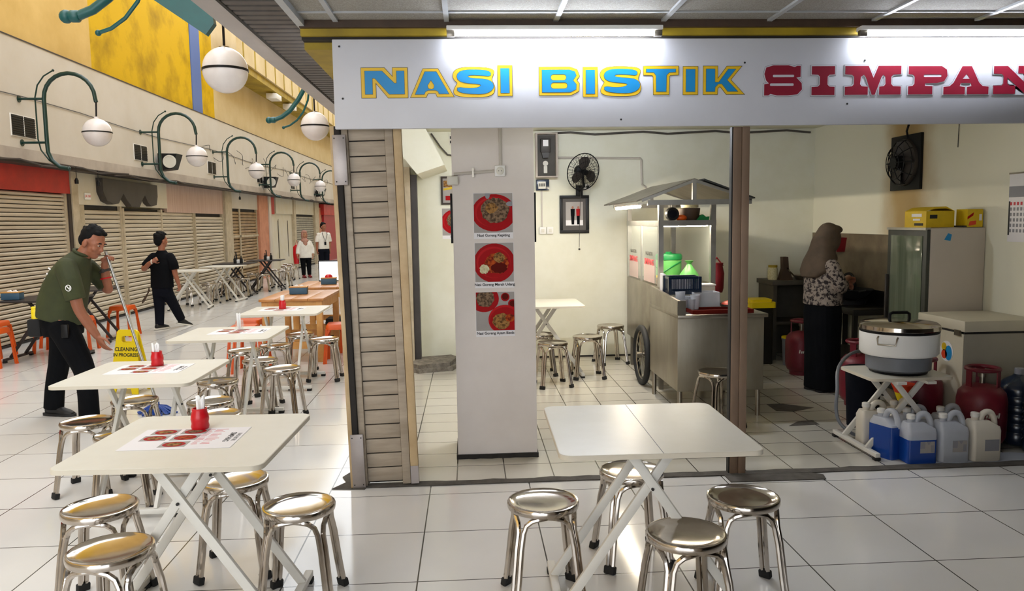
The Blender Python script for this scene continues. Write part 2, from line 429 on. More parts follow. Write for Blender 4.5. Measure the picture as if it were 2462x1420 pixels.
for i in range(20): g.box(-5.44,-5.425,19.7+i*1.05,19.78+i*1.05,5.62,6.6,0)
struct('trim_13', g, ['olive_yellow','peach'])
def shutter(name, y0, y1, z1, m, pitch=.078, frame='frame_cream', zig=0):
    """roller shutter seen from the hall: rounded slats between two guide rails"""
    b = MB(); n = int((z1-.04)/pitch); b.k = 0
    for i in range(n):
        z = .03+i*pitch; w = pitch; o = random.uniform(-.006,.006)
        b.prism([(-6.30+zig, z+.007),(-6.283+zig+o, z+w*.28),(-6.280+zig+o, z+w*.66),(-6.297+zig, z+w*.93),(-6.33, z+w*.93),(-6.33, z+.007)], y0+.03, y1-.03, 'xz')
    b.k = 1; b.box(-6.34,-6.265+zig,y0,y0+.05,0,z1); b.box(-6.34,-6.265+zig,y1-.05,y1,0,z1)
    b.k = 2; b.box(-6.4,-6.325,y0,y1,0,z1); b.box(-6.33,-6.275+zig,y0+.05,y1-.05,.0,.03)
    o = struct(name, b, [m, frame, 'dark_grime']); return o
random.seed(11)
shutter('door_2', 5.2, 8.9, 2.14, 'shutter', .060); shutter('door_3', 8.95, 12.5, 2.14, 'shutter', .060)
for i, (a, c, h) in enumerate(((12.98,14.4,1.98),(14.4,16.2,1.95),(16.2,18.07,1.92),(18.07,20.15,1.9))): shutter('door_%d'%(4+i), a, c, h, 'shutter', .078, 'frame_cream', .02*(i%2))
shutter('door_8', 20.75, 23.35, 2.06, 'shutter_brown', .085, 'frame_cream')
shutter('door_9', 28.35, 31.8, 1.98, 'shutter_grey', .085, 'frame_cream')
shutter('door_10', 37.6, 40, 1.98, 'white_cloth', .085, 'white_plastic')
s = MB()
s.k = 0; s.box(-6.4,-6.24,4,12.56,2.14,2.53)                                     # red sign band
s.k = 1; s.box(-6.4,-6.22,12.58,12.78,0,2.53); s.k = 2; s.box(-6.4,-6.24,12.5,12.58,0,2.14); s.k = 1; s.box(-6.4,-6.26,12.80,12.98,0,2.1)
s.k = 3; s.box(-6.4,-6.25,12.8,16.5,1.98,2.5)
s.k = 4; s.box(-6.4,-6.26,16.5,20.2,1.9,2.5)
s.k = 1; s.box(-6.4,-6.2,20.2,20.75,0,2.5); s.k = 5; s.box(-6.4,-6.25,20.75,23.4,2.06,2.5)
s.k = 1; s.box(-6.28,-6.25,20.75,23.4,1.28,1.34); s.box(-6.28,-6.25,20.75,23.4,.42,.48); s.box(-6.28,-6.25,21.55,21.63,0,2.06)
s.k = 6; s.box(-6.4,-6.2,23.4,24.4,0,2.5); s.k = 5; s.box(-6.4,-6.16,24.4,24.65,0,2.5)
s.k = 7; s.box(-6.4,-6.25,24.7,25.4,1.95,2.5)
s.k = 8; s.box(-6.4,-6.28,24.65,25.6,0,1.95)
s.k = 3; s.box(-6.4,-6.25,25.6,28.0,1.97,2.5); s.box(-6.4,-6.3,25.6,28.0,0,1.97); s.box(-6.3,-6.27,26.0,26.06,.1,1.8)
s.k = 2; s.box(-6.3,-6.285,25.95,25.98,.5,1.75); s.box(-6.3,-6.285,27.3,27.33,.5,1.75)
s.k = 1; s.box(-6.4,-6.2,28.0,28.3,0,2.5); s.k = 8; s.box(-6.4,-6.26,28.3,31.8,1.98,2.5)
s.k = 1; s.box(-6.4,-6.2,31.8,32.6,0,2.5); s.k = 6; s.box(-6.4,-6.25,32.6,33.4,0,2.3)
s.k = 9; s.box(-6.4,-6.15,33.4,36.6,0,2.4); s.k = 7; s.box(-6.3,-6.1,33.2,36.9,2.0,2.45)
s.k = 8; s.box(-6.4,-6.2,36.6,37.6,0,2.5)
struct('wall_left_front', s, ['red_paint','frame_cream','dark_brown','panel_white','panel_pink','fascia','salmon','red_paint','panel_white','red_deep'])
# ================================================================== SHOP SIGN AND FRONT
sg = thing('shop_sign', 'long white shop sign board with blue and dark red lettering above the stall', 'sign', (-.75,4.55,2.14))
MB().box(0,4.75,-.03,0,0,.50,bev=.004).build('board', 'sign_white', sg)
b = MB()
for x, z in ((.04,.46),(.05,.17),(2.38,.36),(1.65,.04),(3.1,.37),(3.0,.12)): b.lathe([(.006,0),(.005,.004)], (x,-.034,z), 8, axis='y')
b.build('screw', 'ink', sg)
KX, KZ = .002424, .00239
def zx7(x): return -.595+KX*(800+x/2.931-868)+.75
def zz7(y): return 2.4815-KZ*(y/2.931-165)-2.14
def zx8(x): return -.595+KX*(1620+x/2.924-868)+.75
def zz8(y): return 2.4815-KZ*(y/2.924-165)-2.14
def hole(x0,x1,y0,y1,r): return rrect(x0,x1,y0,y1,r,4)
S7 = [(1088,542),(1090,520),(1050,508),(950,505),(890,512),(862,538),(872,572),(920,588),(1010,594),(1032,604),(1022,622),(990,632),(930,634),(868,625),(866,645),(920,661),(1040,665),(1090,648),(1112,618),(1100,588),(1060,571),(960,564),(930,555),(930,540),(960,532),(1040,536)]
def soft(P, it=2):
    for _ in range(it): P = [q for i in range(len(P)) for q in ((P[i-1][0]*.75+P[i][0]*.25, P[i-1][1]*.75+P[i][1]*.25),(P[i-1][0]*.25+P[i][0]*.75, P[i-1][1]*.25+P[i][1]*.75))]
    return P
S7 = soft(S7,1)
SRIM = soft([(1120,512),(1100,493),(1040,485),(940,482),(872,490),(838,512),(830,548),(846,576),(866,590),(850,612),(834,648),(842,672),(885,686),(960,690),(1060,689),(1108,672),(1122,640),(1118,604),(1098,572),(1108,545)])
W7 = [('N!',[[(228,507),(345,507),(430,592),(445,590),(445,507),(497,507),(497,665),(392,665),(296,556),(278,556),(278,665),(228,665)]]),
 ('A',[[(570,668),(640,513),(718,513),(802,665),(735,665),(728,648),(712,640),(660,640),(640,650),(632,668)],[(680,570),(703,604),(700,628),(685,634),(662,630),(655,608)]]),
 ('S!',[S7]), ('I',[[(1163,493),(1223,493),(1223,662),(1163,662)]]),
 ('B',[[(1452,505),(1645,505),(1682,518),(1692,545),(1668,578),(1692,605),(1690,640),(1650,660),(1452,660)],hole(1512,1622,535,578,20),hole(1512,1630,592,636,20)]),
 ('I',[[(1760,507),(1822,507),(1822,672),(1760,672)]]), ('S!!',[[(x+1028,y) for x,y in S7]]),
 ('T',[[(2187,503),(2395,503),(2395,524),(2350,526),(2330,545),(2328,660),(2258,660),(2256,548),(2240,526),(2187,524)]])]
W8 = [('I',[[(66,505),(130,505),(130,660),(66,660)]]), ('K',[[(210,503),(272,503),(272,596),(300,596),(368,505),(420,505),(358,580),(436,660),(365,660),(322,606),(298,606),(274,630),(272,660),(210,660)]])]
R8 = [('S',[[(627,540),(640,495),(690,480),(800,480),(845,492),(862,484),(888,484),(888,562),(858,566),(872,580),(897,606),(900,650),(868,684),(800,691),(720,691),(672,680),(658,691),(627,691),(627,612),(660,606),(640,585)],hole(688,842,546,563,7),hole(668,840,606,624,7)]),
 ('I',[[(970,487),(1137,487),(1137,545),(1100,547),(1085,560),(1085,617),(1100,631),(1137,633),(1137,690),(970,690),(970,633),(1015,631),(1030,617),(1030,560),(1015,547),(970,545)]]),
 ('M',[[(1213,487),(1383,487),(1420,572),(1455,487),(1622,487),(1622,545),(1566,549),(1550,563),(1550,615),(1566,631),(1622,633),(1622,690),(1464,690),(1464,633),(1498,630),(1510,615),(1506,563),(1492,549),(1478,566),(1432,690),(1410,690),(1364,566),(1350,549),(1328,563),(1322,615),(1336,630),(1380,633),(1380,690),(1213,690),(1213,633),(1264,630),(1278,615),(1278,563),(1264,549),(1213,545)]]),
 ('P',[[(1677,490),(1920,490),(1958,515),(1964,560),(1940,598),(1890,610),(1800,612),(1800,631),(1855,633),(1855,690),(1677,690),(1677,633),(1708,630),(1722,615),(1722,563),(1708,549),(1677,546)],hole(1788,1920,550,568,8)]),
 ('A',[[(1938,692),(1938,638),(1982,634),(2012,608),(2073,492),(2142,492),(2200,608),(2228,634),(2272,638),(2272,692),(2112,692),(2112,640),(2146,634),(2138,612),(2064,612),(2056,634),(2096,640),(2096,692)],[(2106,548),(2130,582),(2076,582)]]),
 ('N',[[(2308,492),(2410,492),(2540,610),(2540,560),(2526,547),(2490,545),(2490,492),(2650,492),(2650,545),(2614,547),(2600,560),(2600,692),(2545,692),(2410,575),(2410,617),(2424,631),(2470,633),(2470,692),(2308,692),(2308,633),(2370,631),(2382,617),(2382,562),(2368,549),(2308,546)]])]
NRIM = [(203,485),(362,485),(418,548),(418,485),(519,485),(519,690),(384,690),(300,586),(300,690),(203,690)]
def letters(word, fx, fz, fill, rim, wide_):
    for ch, pol in word:
        sp = [[(fx(x), fz(y)) for x, y in q] for q in pol]; wide = wide_; fl = sp
        if ch == 'N!': sp = [[(fx(x), fz(y)) for x, y in NRIM]]; wide = 0
        if ch[:2] == 'S!': sp = [[(fx(x+(1028 if ch == 'S!!' else 0)), fz(y)) for x, y in SRIM]]; wide = 0
        a = mesh_from_curve('letter', [sp[0]], .0008, wide, rim, (0,-.0325,0), FRONT, sg)
        mesh_from_curve('letter_edge', [sp[0]], .0006, wide+.0025, 'sign_ink' if rim == 'sign_yellow' else 'sign_line', (0,.0006,0), (0,0,0), a).rotation_euler = (0,0,0)
        e = a.children[0]; e.location = (0,0,-.0007)
        sp = fl; f = mesh_from_curve('letter_fill', sp, .0008, .004 if ch[:2] == 'S!' else 0, fill, (0,0,.0016), (0,0,0), a)
        if rim == 'sign_yellow': mesh_from_curve('letter_line', sp, .0006, .0058 if ch[:2] == 'S!' else .0018, 'sign_ink', (0,0,.0010), (0,0,0), a)
letters(W7, zx7, zz7, 'sign_blue', 'sign_yellow', .0165); letters(W8, zx8, zz8, 'sign_blue', 'sign_yellow', .0165)
letters(R8, zx8, zz8, 'sign_red', 'sign_white', .0055)

# fluorescent battens in front of the sign; each carries its own light
def batten(x0, x1, y, z, label, lamp, rot=False):
    L = x1-x0; t = thing('fluorescent_batten', label, 'lamp', (x0,y,z) if not rot else (y,x0,z), PI/2 if rot else 0, None)
    MB().box(0,L,-.034,.034,.010,.034,bev=.004).build('housing', 'white_plastic', t)
    b = MB()
    for x in (.0,L-.045): b.box(x,x+.045,-.016,.016,-.022,.014,bev=.003)
    b.build('lamp_holder', 'steel', t)
    MB().lathe([(.013,.045),(.013,L-.045)], (0,0,-.006), 12, axis='x').build('tube', lamp, t)
    return t
batten(-.10, 1.12, 4.44, 2.655, 'lit white fluorescent tube above the blue word of the sign', 'lamp_on')
batten(2.27, 3.5, 4.44, 2.65, 'lit white fluorescent tube above the dark red word of the sign', 'lamp_side')
batten(5.25, 6.45, -1.03, 2.84, 'lit white fluorescent tube under the slatted strip left of the sign', 'lamp_strip', True)
batten(-1.1, .1, -2.2, 2.69, 'white fluorescent tube added as fill light on the board ceiling behind the viewer', 'lamp_fill')  # added out-of-view tube that brightens pillar and shop front

batten(.2, 1.4, 6.4, 2.575, 'lit white fluorescent tube on the shop ceiling hidden behind the sign', 'lamp_shop')
# folded wooden shutter leaf at the left end of the shop front
fs = thing('folding_shutter', 'folded slatted wooden shutter leaf standing at the left end of the shop front', 'shutter', (-.52,4.64,0))
fs.rotation_euler = (0,math.radians(-1.3),0)
b = MB()
for i in range(24): 
    z = .03+i*.0895; b.box(-.125,.085,-.012+random.uniform(-.002,.002),.012,z,z+.083,bev=.003)
b.build('slat_panel', 'shutter_leaf', fs)
MB().box(-.125,.085,.0,.008,.02,2.17).build('backing', 'dark_grime', fs)
MB().box(-.165,-.127,-.03,.02,.01,2.17,bev=.003).box(.087,.135,-.03,.02,.01,2.17,bev=.003).build('stile', 'shutter_leaf', fs)
MB().box(-.20,-.167,-.05,.1,.01,2.17,bev=.002).build('hinge_strip', 'dark_grime', fs)
MB().box(-.225,-.20,-.055,.1,.01,2.17,bev=.002).build('edge_board', 'shutter_trim', fs)
MB().box(.138,.185,-.035,.02,.12,2.17,0,.003).box(.138,.185,-.035,.02,.01,.12,1).build('edge_board', ['shutter_trim','plate_steel'], fs)
for z0, z1 in ((.01,.34),(1.83,2.12)):
    pl = MB().box(-.212,-.135,-.062,-.05,z0,z1,bev=.002).build('cover_plate', 'plate_steel', fs)
    r = MB()
    for x in (-.2,-.147):
        for z in (z0+.02,z1-.02): r.lathe([(.004,0),(.003,.003)], (x,-.065,z), 8, axis='y')
    r.build('rivet', 'ink', pl)
fp = thing('post', 'narrow brown wooden post dividing the shop opening', 'post', (1.65,4.63,.004))
MB().box(-.047,.002,-.02,.03,0,2.14,bev=.003).build('left_half', 'post', fp)
MB().box(.004,.05,-.026,.03,0,2.14,bev=.003).build('right_half', 'post', fp)
MB().box(-.055,-.047,-.01,.03,0,2.14).build('channel', 'ink', fp)
# ================================================================== STOOLS AND TABLES
def make_stool(label):
    t = thing('round_stool', label, 'stool')
    b = MB(); b.lathe([(.128,.404),(.149,.404),(.151,.412),(.151,.426),(.148,.431),(.142,.432),(.136,.427),(.10,.421),(.05,.418),(.004,.417)], n=32)
    b.build('seat', 'chrome', t)
    for i in range(4):
        a = PI/4+i*PI/2; b = MB(); r = Vector((math.cos(a), math.sin(a), 0))
        for s in (-1,1):
            tn = Vector((-math.sin(a), math.cos(a), 0))*s
            P = [r*.205+tn*.0125+Vector((0,0,.01)), r*.185+tn*.0125+Vector((0,0,.13)), r*.165+tn*.0125+Vector((0,0,.27)), r*.150+tn*.013+Vector((0,0,.335))]
            m = (r+tn); m.normalize()
            P += [r*.142+tn*.022+Vector((0,0,.368)), r*.130+tn*.042+Vector((0,0,.388)), r*.112+tn*.066+Vector((0,0,.3965)), m*.118+Vector((0,0,.3975))]
            b.tube(P, .0112, 8)
        l = b.build('leg', 'chrome', t)
        f = MB(); f.bar(r*.2085+Vector((0,0,0)), r*.2015+Vector((0,0,.036)), .054, .03, side=r, bev=.006)
        f.build('rubber_foot', 'rubber', l)
    return t
STOOL = None
def stool(x, y, label, rz=0, group=None, z=0):
    global STOOL
    if STOOL is None:
        STOOL = make_stool(label); o = STOOL
    else: o = dup(STOOL, (0,0,0), 0, label)
    o.location = (x,y,z); o.rotation_euler = (0,0,rz)
    if group: o['group'] = group
    elif 'group' in o: del o['group']
    return o
G1 = 'steel stools around the near right table'; G2 = 'steel stools around the near left table'; G3 = 'steel stools along the hall tables'
G4 = 'steel stools inside the shop'; G5 = 'steel stools by the far shutters'
R_ = lambda d: math.radians(d)
stool(.289,3.135,'round steel stool left of the bare folding table at the right', R_(3), G1)
stool(.791,2.75,'round steel stool nearest the viewer, in front of the bare table', R_(8), G1)
stool(1.136,3.101,'round steel stool right of the bare folding table, by the brown post', R_(-4), G1)
stool(.741,3.489,'round steel stool behind the crossed legs of the bare table', R_(5), G1)
stool(1.89,5.74,'round steel stool in front of the stainless counter of the food cart', R_(20), G4)
stool(1.183,7.70,'round steel stool at right of the small table by the back wall', R_(2), G4)
stool(.788,7.347,'round steel stool in front of the small table by the back wall', R_(10), G4)
stool(.72,7.92,'round steel stool behind the legs of the small back wall table, mostly hidden by pillar', R_(0), G4)
stool(1.56,8.45,'round steel stool squeezed between back wall and cart wheel', R_(12), G4)
stool(-1.58,3.247,'round steel stool left of the nearest menu table, second from the viewer', R_(6), G2)
stool(-1.335,2.80,'round steel stool at lower left corner of picture, nearest on the left side', R_(-8), G2)
stool(-1.108,3.549,'round steel stool half hidden under back edge of the nearest menu table', R_(4), G2)
stool(-.738,3.188,'round steel stool right of the nearest menu table, by the shutter leaf', R_(0), G2)
stool(-2.353,4.745,'dark topped round steel stool beside the shoes of the sweeping man', R_(5), G3)
stool(-2.00,4.42,'round steel stool peeking over the left edge of the nearest menu table', R_(14), G3)
stool(-1.765,5.21,'round steel stool right behind the nearest red stick holder', R_(0), G3)
stool(-1.60,4.83,'round steel stool just hidden behind the far edge of the nearest menu table', R_(20), G3)
stool(-1.931,5.888,'round steel stool under right corner of second menu table', R_(4), G3)
stool(-2.30,5.30,'round steel stool under the second menu table in front of the blue mop', R_(9), G3)
stool(-1.851,6.784,'round steel stool left of a pair beside the third menu table', R_(3), G3)
stool(-1.565,6.368,'round steel stool in front of a pair beside third menu table, legs on the aisle', R_(-3), G3)
stool(-1.923,7.616,'round steel stool behind the third menu table corner', R_(7), G3)
stool(-2.15,7.35,'round steel stool hidden under the third menu table, only legs showing', R_(0), G3)
stool(-1.514,7.967,'round steel stool right of the fourth menu table, nearest to the pine table leg', R_(0), G3)
stool(-1.838,8.354,'round steel stool behind the leg of the fourth menu table', R_(8), G3)
FAR = ['leftmost steel stool by the far shutters, behind the man in black','steel stool under the nearer far white table','steel stool right of the nearer far white table',
 'steel stool between the two far white tables','steel stool in front of the second far white table','steel stool behind the second far white table',
 'steel stool left in front of the first far dark table','steel stool right in front of first far dark table','steel stool behind right end of the first far dark table',
 'steel stool left of the second far dark table leg','steel stool right of the second far dark table','first of three steel stools lined up beside the woman','middle of three steel stools lined up beside the woman','steel stool right beside the woman in white']
for (x, y), l in zip(((-5.69,15.9),(-5.37,16.15),(-5.32,16.75),(-5.45,17.75),(-5.10,17.6),(-5.55,18.6),(-5.35,19.3),(-5.0,18.9),(-5.18,19.95),(-5.1,20.7),(-4.80,20.3),(-5.25,22.4),(-5.22,23.0),(-5.45,23.5)), FAR):
    stool(x, y, l, random.uniform(-.3,.3), G5)

def make_table(label, top='table_white', legm='leg_white', h=.75, w=.755, d=.755, edge='table_edge'):
    t = thing('folding_table', label, 'table')
    b = MB(); P = rrect(-w/2,w/2,-d/2,d/2,.045,6)
    b.prism(P, h-.018, h, 'xy', 0); b.build('tabletop', [top], t, ang=30)
    e = MB(); n = len(P); Q = rrect(-w/2-.003,w/2+.003,-d/2-.003,d/2+.003,.047,6)
    e.rings([[(x,y,h-.0195) for x,y in P],[(x,y,h-.019) for x,y in Q],[(x,y,h-.0012) for x,y in Q],[(x,y,h-.0008) for x,y in P]], cap=False); e.build('edge_band', edge, t)
    for s in (-1,1):
        fr = MB().box(-.03+.10*s,.03+.10*s,-.27,.27,h-.036,h-.019); fr.build('mounting_rail', legm, t)
        for y in (-.17,.17):
            o = y-.012*s*(1 if y > 0 else -1)
            b = MB(); b.bar((.105*s,o,h-.03), (-.36*s*w/.755,o,.045), .036, .02, side=(0,1,0), bev=.002)
            l = b.build('leg', legm, t)
            MB().lathe([(.006,-.018),(.006,.018)], (.0,o,h-.20), 8, axis='y').build('pivot_bolt', 'ink', l)
        fb = MB().box(-.36*s*w/.755-.017,-.36*s*w/.755+.017,-.3,.3,.022,.05,bev=.003); fbo = fb.build('foot_bar', legm, t)
        for y in (-.28,.28): MB().box(-.36*s*w/.755-.02,-.36*s*w/.755+.02,y-.022,y+.022,0,.022,bev=.004).build('rubber_foot', 'rubber', fbo)
    return t
TABLE = make_table('white folding table with bare split top and crossed legs, front right')
TABLE.location = (.70,3.08,0); TABLE.rotation_euler = (0,0,R_(-1.0)); TABLE['group'] = 'white folding tables'
sp = MB().box(-.0012,.0012,-.377,.377,.7499,.7506).build('top_seam', 'ink_grey', TABLE)
def table(x, y, label, rz=0, src=None):
    o = dup(src or TABLE, (x,y,0), rz, label, 'white folding tables')
    return o
T1 = table(-1.12,3.10,'white folding table with menu sheet nearest the viewer at lower left', R_(-2))
for c in list(T1.children):
    if c.name.startswith('top_seam'): bpy.data.objects.remove(c)
table(-1.92,4.60,'second white menu table from the viewer, beside the sweeping man', R_(90), T1)
table(-1.91,6.20,'third white menu table from the viewer, with clear stick holder', R_(90), T1)
table(-1.85,7.79,'fourth white menu table from the viewer, in front of the pine tables', R_(90), T1)
table(.77,7.95,'white folding table against the back wall, half hidden by the pillar', R_(0), T1)
table(-5.45,15.3,'white folding table by the far shutters, right of man in black', R_(10), T1)
table(-5.25,16.75,'white folding table by far shutters, in front of the brown shutter', R_(-6), T1)
DARK = make_table('dark brown folding table with crossed legs at left edge of picture', 'dark_wood', 'dark_wood', .75, .8, .8, 'dark_wood')
DARK.name = 'dark_table'; DARK.location = (-5.22,9.75,0); DARK['group'] = 'dark folding tables'
for x, y, l, a in ((-5.45,11.2,'dark folding table behind the sweeping man, near the shutter',5),(-5.35,17.95,'first far dark table with condiments, in front of brown shutter',0),(-5.0,19.3,'second far dark table with condiments, by the cream door',4)):
    dup(DARK, (x,y,0), R_(a), l, 'dark folding tables')

# orange plastic stools
def make_orange(label):
    t = thing('plastic_stool', label, 'stool')
    b = MB(); P0 = rrect(-.135,.135,-.135,.135,.04); P1 = rrect(-.145,.145,-.145,.145,.045); P2 = rrect(-.15,.15,-.15,.15,.045)
    b.rings([[(x,y,.39) for x,y in P2],[(x,y,.435) for x,y in P1],[(x,y,.45) for x,y in P0]]); b.build('seat', 'orange', t)
    for sx in (-1,1):
        for sy in (-1,1):
            q = MB()
            for ax in (0,1):
                p = [(.085,.395),(.148,.395),(.185,0),(.14,0),(.122,.33)]
                poly = [(u*(sx if ax == 0 else sy), v) for u, v in p]
                if ax == 0: vs0 = [(u,sy*(.141+.037*(1-v/.395)),v) for u, v in poly]; vs1 = [(u,sy*(.128+.037*(1-v/.395)),v) for u, v in poly]
                else: vs0 = [(sx*(.141+.037*(1-v/.395)),u,v) for u, v in poly]; vs1 = [(sx*(.128+.037*(1-v/.395)),u,v) for u, v in poly]
                n = 5; q.add(vs0+vs1, [tuple(range(n)), tuple(range(2*n-1,n-1,-1))]+[(i,(i+1)%n,(i+1)%n+n,i+n) for i in range(n)])
            q.build('leg', 'orange', t)
    return t
OR = make_orange('orange plastic stool cut by left edge of picture, in front of the dark table'); OR.location = (-5.60,9.25,0); OR['group'] = 'orange plastic stools'
for x, y, l, a in ((-6.0,9.95,'orange plastic stool at left edge, behind the dark table leg',0),(-5.45,10.28,'orange plastic stool right of the dark table leg',0),(-5.1,10.28,'orange plastic stool beside the waist pouch of the sweeping man',8),(-5.62,10.75,'orange plastic stool farthest back between dark table and shutter',3),
  (-5.15,11.65,'orange plastic stool between the sweeping man and the mop handle',0),(-2.62,9.0,'orange plastic stool at left front of the nearer pine table',5),(-2.72,9.6,'orange plastic stool at left back of nearer pine table',0),(-2.42,8.55,'orange plastic stool just in front of the nearer pine table',0),
  (-1.53,9.02,'orange plastic stool right of the nearer pine table, on the aisle',4),(-1.46,9.75,'orange plastic stool behind the one on the aisle',0)):
    dup(OR, (x,y,0), R_(a), l, 'orange plastic stools')

# pine tables
def make_pine(label, L, W):
    t = thing('pine_table', label, 'table')
    b = MB(); n = 4; h = .75
    for i in range(n): b.box(-W/2+W*i/n+.001,-W/2+W*(i+1)/n-.001,-L/2,L/2,h-.03,h,0,.003)
    b.build('tabletop', 'pine_top', t)
    MB().box(-W/2+.03,W/2-.03,-L/2+.03,-L/2+.055,h-.14,h-.03).box(-W/2+.03,W/2-.03,L/2-.055,L/2-.03,h-.14,h-.03).box(-W/2+.03,-W/2+.055,-L/2+.03,L/2-.03,h-.14,h-.03).box(W/2-.055,W/2-.03,-L/2+.03,L/2-.03,h-.14,h-.03).build('apron', 'pine', t)
    for sx in (-1,1):
        for sy in (-1,1): MB().box(sx*(W/2-.06)-.035,sx*(W/2-.06)+.035,sy*(L/2-.06)-.035,sy*(L/2-.06)+.035,0,h-.03,bev=.004).build('leg', 'pine', t)
    for sy in (-1,1): MB().box(-W/2+.06,W/2-.06,sy*(L/2-.06)-.02,sy*(L/2-.06)+.02,.16,.24).build('stretcher', 'pine', t)
    return t
p1 = make_pine('pine table with dark blue napkin box, nearer of the two pine tables', 1.2, .74); p1.location = (-2.06,9.55,0); p1['group'] = 'pine tables'
p2 = dup(p1, (-2.02,11.15,0), 0, 'pine table with a lit white screen, farther of the two pine tables', 'pine tables'); p2.scale = (1.15,1,1)
def napkin_box(x, y, z, label, dome):
    t = thing('napkin_box', label, 'box', (x,y,z), R_(3), 'dark blue napkin boxes')
    MB().box(-.105,.105,-.06,.06,.004,.085,bev=.003).build('box', 'blue_box', t)
    MB().box(-.108,.108,-.063,.063,.085,.098,bev=.002).build('wooden_rim', 'pine', t)
    if dome: MB().lathe([(.055,.098),(.052,.12),(.035,.138),(.01,.146),(.001,.147)], n=20).build('red_dome', 'red_plastic', t)
    else: 
        for k, q in enumerate((-.03,.03)): MB().prism([(q-.03,.098),(q+.03,.098),(q+.01,.118),(q-.012,.112)], -.012, .012, 'xz').build('napkin', 'white', t)
napkin_box(-2.10,9.56,.75,'dark blue napkin box with pine rim on the nearer pine table',False)
napkin_box(-2.0,11.05,.75,'dark blue napkin box with red dome in front of the lit screen',True)
napkin_box(-5.53,9.6,.75,'dark blue napkin box at left edge of picture on the dark table',False)
t = thing('display_screen', 'lit white flat screen standing on the farther pine table', 'screen', (-2.03,11.45,.75), R_(-4), None)
MB().box(-.19,.19,-.012,.012,.012,.32,bev=.004).build('casing', 'black', t); MB().box(-.175,.165,-.015,-.0125,.03,.305).build('panel', 'screen', t)
MB().box(-.06,.06,-.05,.05,0,.012).build('stand', 'black', t)
for k, (z, l) in enumerate(((.75,'lime green box at the bottom of a pair on farther pine table'),(.955,'lime green box on top of a pair on farther pine table'))):
    t = thing('storage_box', l, 'box', (-1.72,11.5,z), 0, 'lime green boxes'); MB().box(-.11,.11,-.1,.1,0,.2,bev=.008).build('body', 'lime', t); MB().box(-.03,.03,-.104,-.1,.09,.105).build('slot', 'ink', t)
t = thing('crate', 'black crate on the floor under the farther pine table', 'crate', (-1.78,10.5,0)); MB().box(-.16,.16,-.14,.14,0,.34,bev=.01).build('body', 'black_rough', t); MB().box(-.16,.16,-.155,-.14,.26,.30).build('rim', 'black', t)

# red stick holders, menu sheets, condiments
def holder(x, y, label, red=True):
    t = thing('stick_holder', label, 'holder', (x,y,.7506), 0, 'stick holders on the menu tables')
    m = 'red_plastic' if red else 'glass'
    MB().lathe([(.034,0),(.037,.012),(.034,.026),(.037,.042),(.035,.06),(.03,.075),(.031,.088),(.026,.088),(.026,.01)], n=20).build('cup', m, t)
    b = MB(); random.seed(int(x*100))
    for i in range(12):
        a = random.uniform(0,6.28); r = random.uniform(0,.016); q = Vector((r*math.cos(a), r*math.sin(a), .012))
        MB().bar(q, q+Vector((q.x*.5,q.y*.5,.118+random.uniform(-.006,.012))), .009, .004, bev=.001).build('stick', 'white', t)
    return t
holder(-1.148,3.25,'red cup of white sticks on the nearest menu table'); holder(-1.933,4.80,'red cup of white sticks on the second menu table')
holder(-1.878,6.33,'clear cup of white sticks on the third menu table',False); holder(-1.906,7.90,'red cup of white sticks on the fourth menu table')
def menu_sheet(x, y, label, rz=0):
    t = thing('menu_sheet', label, 'menu', (x,y,.7506), rz, 'paper menu sheets')
    MB().box(-.215,.215,-.15,.15,0,.0012).build('paper', 'paper', t)
    for i, (u, v) in enumerate(((-.12,.10),(.0,.10),(-.13,.01),(-.01,.01),(-.02,-.085))):
        q = MB(); q.box(u-.052,u+.052,v-.038,v+.038,.0012,.0015,0); p = [(u+.044*math.cos(2*PI*j/20),v+.034*math.sin(2*PI*j/20)) for j in range(20)]
        q.prism(p,.0015,.0018,'xy',1); p = [(u+.03*math.cos(2*PI*j/20),v+.022*math.sin(2*PI*j/20)) for j in range(20)]; q.prism(p,.0018,.0021,'xy',2)
        q.build('food_picture', ['photo_grey','plate_red',('food_mix','food_brown','food_mix','food_red','food_mix')[i]], t)
    q = MB(); random.seed(2)
    for i in range(12):
        for x0, ww in ((.045,.03),(.08,.05)):
            yy = .12-i*.019; q.box(x0,x0+ww*random.uniform(.6,1),yy,yy+.004,.0012,.0015)
    q.build('price_lines', 'ink_red', t)
    text('title', 'NASI BISTIK', .022, 'ink', (.196,0,.0014), (0,0,-PI/2), t, 0, .0002); text('title', 'SIMPANG', .032, 'ink', (.168,0,.0014), (0,0,-PI/2), t, .0006, .0002)
menu_sheet(-1.15,3.10,'paper menu sheet with food pictures on the nearest menu table'); menu_sheet(-1.93,4.68,'paper menu sheet on the second menu table by the red cup')
menu_sheet(-1.86,6.27,'paper menu sheet on the third menu table under the clear cup'); menu_sheet(-1.90,7.87,'paper menu sheet on the fourth menu table')
for k, (x, y, l) in enumerate(((-5.25,17.85,'condiment tray with dark bottles on the first far dark table'),(-4.95,19.3,'condiment tray with dark bottles on the second far dark table'))):
    t = thing('condiment_tray', l, 'tray', (x,y,.75), 0, 'condiment trays'); MB().box(-.1,.1,-.06,.06,0,.08,bev=.01).build('caddy', 'white_plastic', t)
    for u in (-.05,.09): MB().lathe([(.035,.0),(.035,.1),(.012,.13),(.012,.17)], (u,-.09,0), 12).build('bottle', 'black', t)
    MB().bar((-.03,0,.08),(-.05,0,.24),.02,.02).build('utensil', 'black', t)
